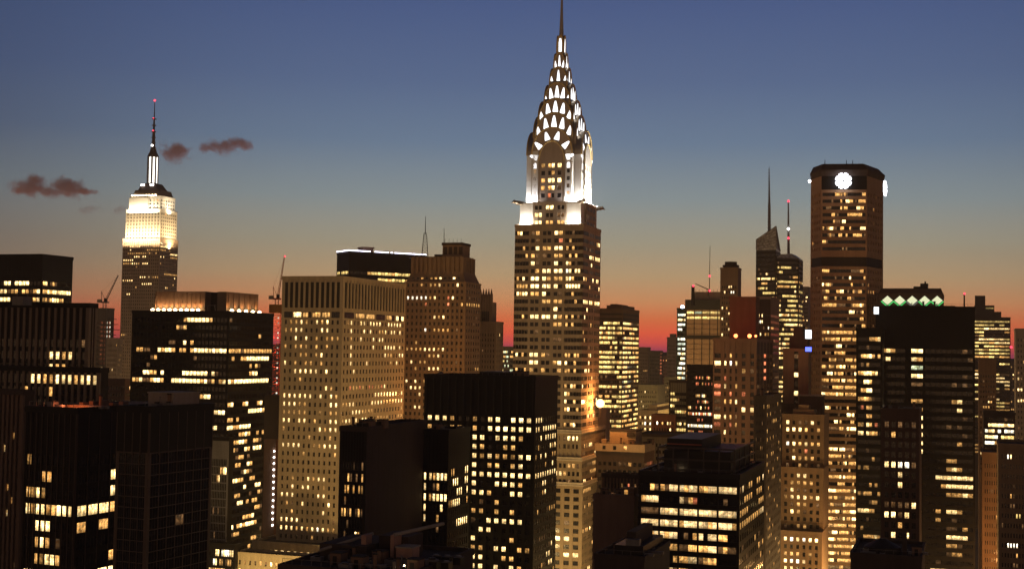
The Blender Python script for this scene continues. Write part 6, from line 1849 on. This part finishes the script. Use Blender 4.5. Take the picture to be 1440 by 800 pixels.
# ================================================================== things bolted to the nearer roofs
def roof_clutter(t, k, seed, area=None, s=1.0):
    rnd = random.Random(seed)
    r, H_ = t['root'], t['H']
    a2, b2 = t['WA'] / 2, t['WB'] / 2
    xa, xb, ya, yb = area or (-a2 + 1.5, a2 - 1.5, -b2 + 1.5, min(b2 - 1.5, -b2 + 14))
    for i in range(k):
        x, y = rnd.uniform(xa, xb), rnd.uniform(ya, yb)
        kind = rnd.choice(['unit', 'unit', 'pipe', 'duct', 'box', 'stack'])
        m = MB()
        if kind == 'unit':
            w, d, hh = rnd.uniform(1.2, 2.6) * s, rnd.uniform(1.2, 2.2) * s, rnd.uniform(1.0, 1.9) * s
            m.box(x, x + w, y, y + d, H_ + 0.3, H_ + hh, grey_metal)
            for q in (0.12, 0.88):
                m.box(x + w * q - 0.08, x + w * q + 0.08, y + 0.1, y + d - 0.1, H_, H_ + 0.3, black_metal)
            m.tube((x + w / 2, y + d / 2, H_ + hh), (x + w / 2, y + d / 2, H_ + hh + 0.3), min(w, d) * 0.38, min(w, d) * 0.38, black_metal, 12)
            m.build('cooling_unit', r)
        elif kind == 'pipe':
            m.tube((x, y, H_), (x, y, H_ + 2.4 * s), 0.14, 0.14, grey_metal, 8)
            m.tube((x, y, H_ + 2.4 * s), (x, y, H_ + 2.7 * s), 0.26, 0.2, grey_metal, 8)
            m.build('vent_pipe', r)
        elif kind == 'duct':
            L = rnd.uniform(3, 7) * s
            m.box(x, x + L, y, y + 0.8 * s, H_ + 0.5, H_ + 1.2, grey_metal)
            for q in (0.1, 0.5, 0.9):
                m.box(x + L * q - 0.06, x + L * q + 0.06, y + 0.1, y + 0.7 * s, H_, H_ + 0.5, black_metal)
            m.build('duct', r)
        elif kind == 'box':
            m.box(x, x + 2.6 * s, y, y + 3.0 * s, H_, H_ + 2.5 * s, brown_brick)
            m.box(x - 0.15, x + 2.75 * s, y - 0.15, y + 3.15 * s, H_ + 2.5 * s, H_ + 2.7 * s, roof_tar)
            m.box(x + 0.7, x + 1.6, y - 0.04, y - 0.004, H_ + 0.1, H_ + 2.0, black_metal)
            m.build('stair_house', r)
        else:
            m.tube((x, y, H_), (x, y, H_ + 3.2 * s), 0.45 * s, 0.4 * s, brown_brick, 10)
            m.tube((x, y, H_ + 3.2 * s), (x, y, H_ + 3.5 * s), 0.55 * s, 0.55 * s, roof_tar, 10)
            m.build('chimney_stack', r)
    m = MB()
    for q in range(int(2 * a2 / 2.2)):
        x = -a2 + 0.4 + q * 2.2
        m.tube((x, -b2 + 0.7, H_ + 0.1), (x, -b2 + 0.7, H_ + 2.0), 0.05, 0.05, grey_metal, 4)
    m.tube((-a2 + 0.4, -b2 + 0.7, H_ + 2.0), (a2 - 0.4, -b2 + 0.7, H_ + 2.0), 0.05, 0.05, grey_metal, 4)
    m.build('railing', r)


for t_, k_, sd_ in ((tf, 22, 1), (tbf, 12, 2), (thm, 12, 3), (tq, 7, 4), (tp, 8, 5), (tbw, 7, 6), (tw5, 8, 7), (ta, 8, 8), (tb, 7, 9), (tl, 8, 10), (tk, 7, 11), (tdk, 5, 12), (u, 4, 13), (tnb, 5, 14), (tbr, 6, 15)):
    roof_clutter(t_, k_, sd_)


# ================================================================== clouds


def cloud(label, px, py, D, lobes, dens):
    p = at(px, py, D)
    k = D / FPX
    mn = [min(l[0] - l[2] for l in lobes) * k * 1.3, 0, min(l[1] - l[3] for l in lobes) * k * 1.3]
    mx = [max(l[0] + l[2] for l in lobes) * k * 1.3, 0, max(l[1] + l[3] for l in lobes) * k * 1.3]
    dy = max(l[3] for l in lobes) * k * 1.8
    m_, t, b = base_mat('cloud_vapour')
    t.nodes.remove(b)
    out_ = t.nodes['Material Output']
    vol = nod(t, 'ShaderNodeVolumePrincipled')
    vol.inputs['Color'].default_value = (0.66, 0.58, 0.60, 1)
    vol.inputs['Anisotropy'].default_value = 0.2
    tcn = nod(t, 'ShaderNodeTexCoord')
    n1 = nod(t, 'ShaderNodeTexNoise')
    n1.inputs['Scale'].default_value = 0.085 / k
    n1.inputs['Detail'].default_value = 6
    n1.inputs['Roughness'].default_value = 0.6
    t.links.new(tcn.outputs['Object'], n1.inputs['Vector'])
    acc = None
    for lx, ly, rx, ry in lobes:
        mp = nod(t, 'ShaderNodeMapping')
        mp.vector_type = 'TEXTURE'
        mp.inputs['Location'].default_value = (lx * k, 0, ly * k)
        mp.inputs['Scale'].default_value = (rx * k, dy, ry * k)
        t.links.new(tcn.outputs['Object'], mp.inputs[0])
        ln = nod(t, 'ShaderNodeVectorMath', operation='LENGTH')
        t.links.new(mp.outputs[0], ln.inputs[0])
        f = math_node(t, 'SUBTRACT', 1.0, ln.outputs['Value'])
        acc = f if acc is None else math_node(t, 'MAXIMUM', acc, f)
    s = math_node(t, 'ADD', acc, math_node(t, 'MULTIPLY', math_node(t, 'SUBTRACT', n1.outputs[0], 0.52), 3.0))
    s = math_node(t, 'MULTIPLY', math_node(t, 'MINIMUM', math_node(t, 'MAXIMUM', s, 0.0), 0.6), dens)
    t.links.new(s, vol.inputs['Density'])
    t.links.new(vol.outputs[0], out_.inputs['Volume'])
    mb = MB()
    mb.box(mn[0], mx[0], -dy, dy, mn[2], mx[2], m_)
    o = mb.build('cloud', None, p)
    tag(o, label, 'cloud', None)


cloud('larger double-humped dusky cloud at the far left', 72, 265, 5000, [(-28, 1, 28, 14), (-22, 9, 15, 11), (-40, -3, 18, 7), (0, -5, 22, 8), (24, 0, 28, 14), (20, 8, 14, 10), (44, -3, 18, 6)], 0.06)
cloud('small round brownish cloud touching the slim red-tipped mast', 245, 215, 5000, [(0, 0, 22, 14), (5, 4, 14, 11)], 0.055)
cloud('ragged thin brown cloud drifting right of the round one', 314, 206, 5000, [(-22, -3, 16, 7), (-12, 2, 13, 8), (2, -1, 20, 11), (20, 5, 17, 9), (30, 1, 13, 7)], 0.055)
cloud('faint wisp of cloud below the double-humped one', 123, 295, 5000, [(0, 0, 18, 7)], 0.012)
cloud('tiny faint wisp beside the floodlit white top', 168, 295, 5000, [(0, 0, 11, 7)], 0.012)

# ================================================================== the air over the city
m_, t, b = base_mat('haze_air')
t.nodes.remove(b)
vol = nod(t, 'ShaderNodeVolumePrincipled')
vol.inputs['Color'].default_value = (0.80, 0.72, 0.70, 1)
vol.inputs['Density'].default_value = 1.1e-4
vol.inputs['Anisotropy'].default_value = 0.0
t.links.new(vol.outputs[0], t.nodes['Material Output'].inputs['Volume'])
mb = MB()
mb.box(-4000, 4000, -650, 3800, -3.0, 465.0, m_)
tag(mb.build('haze'), kind='stuff')
print('WINDOW OBJECTS', N_WIN[0], 'ALL', len(bpy.data.objects))
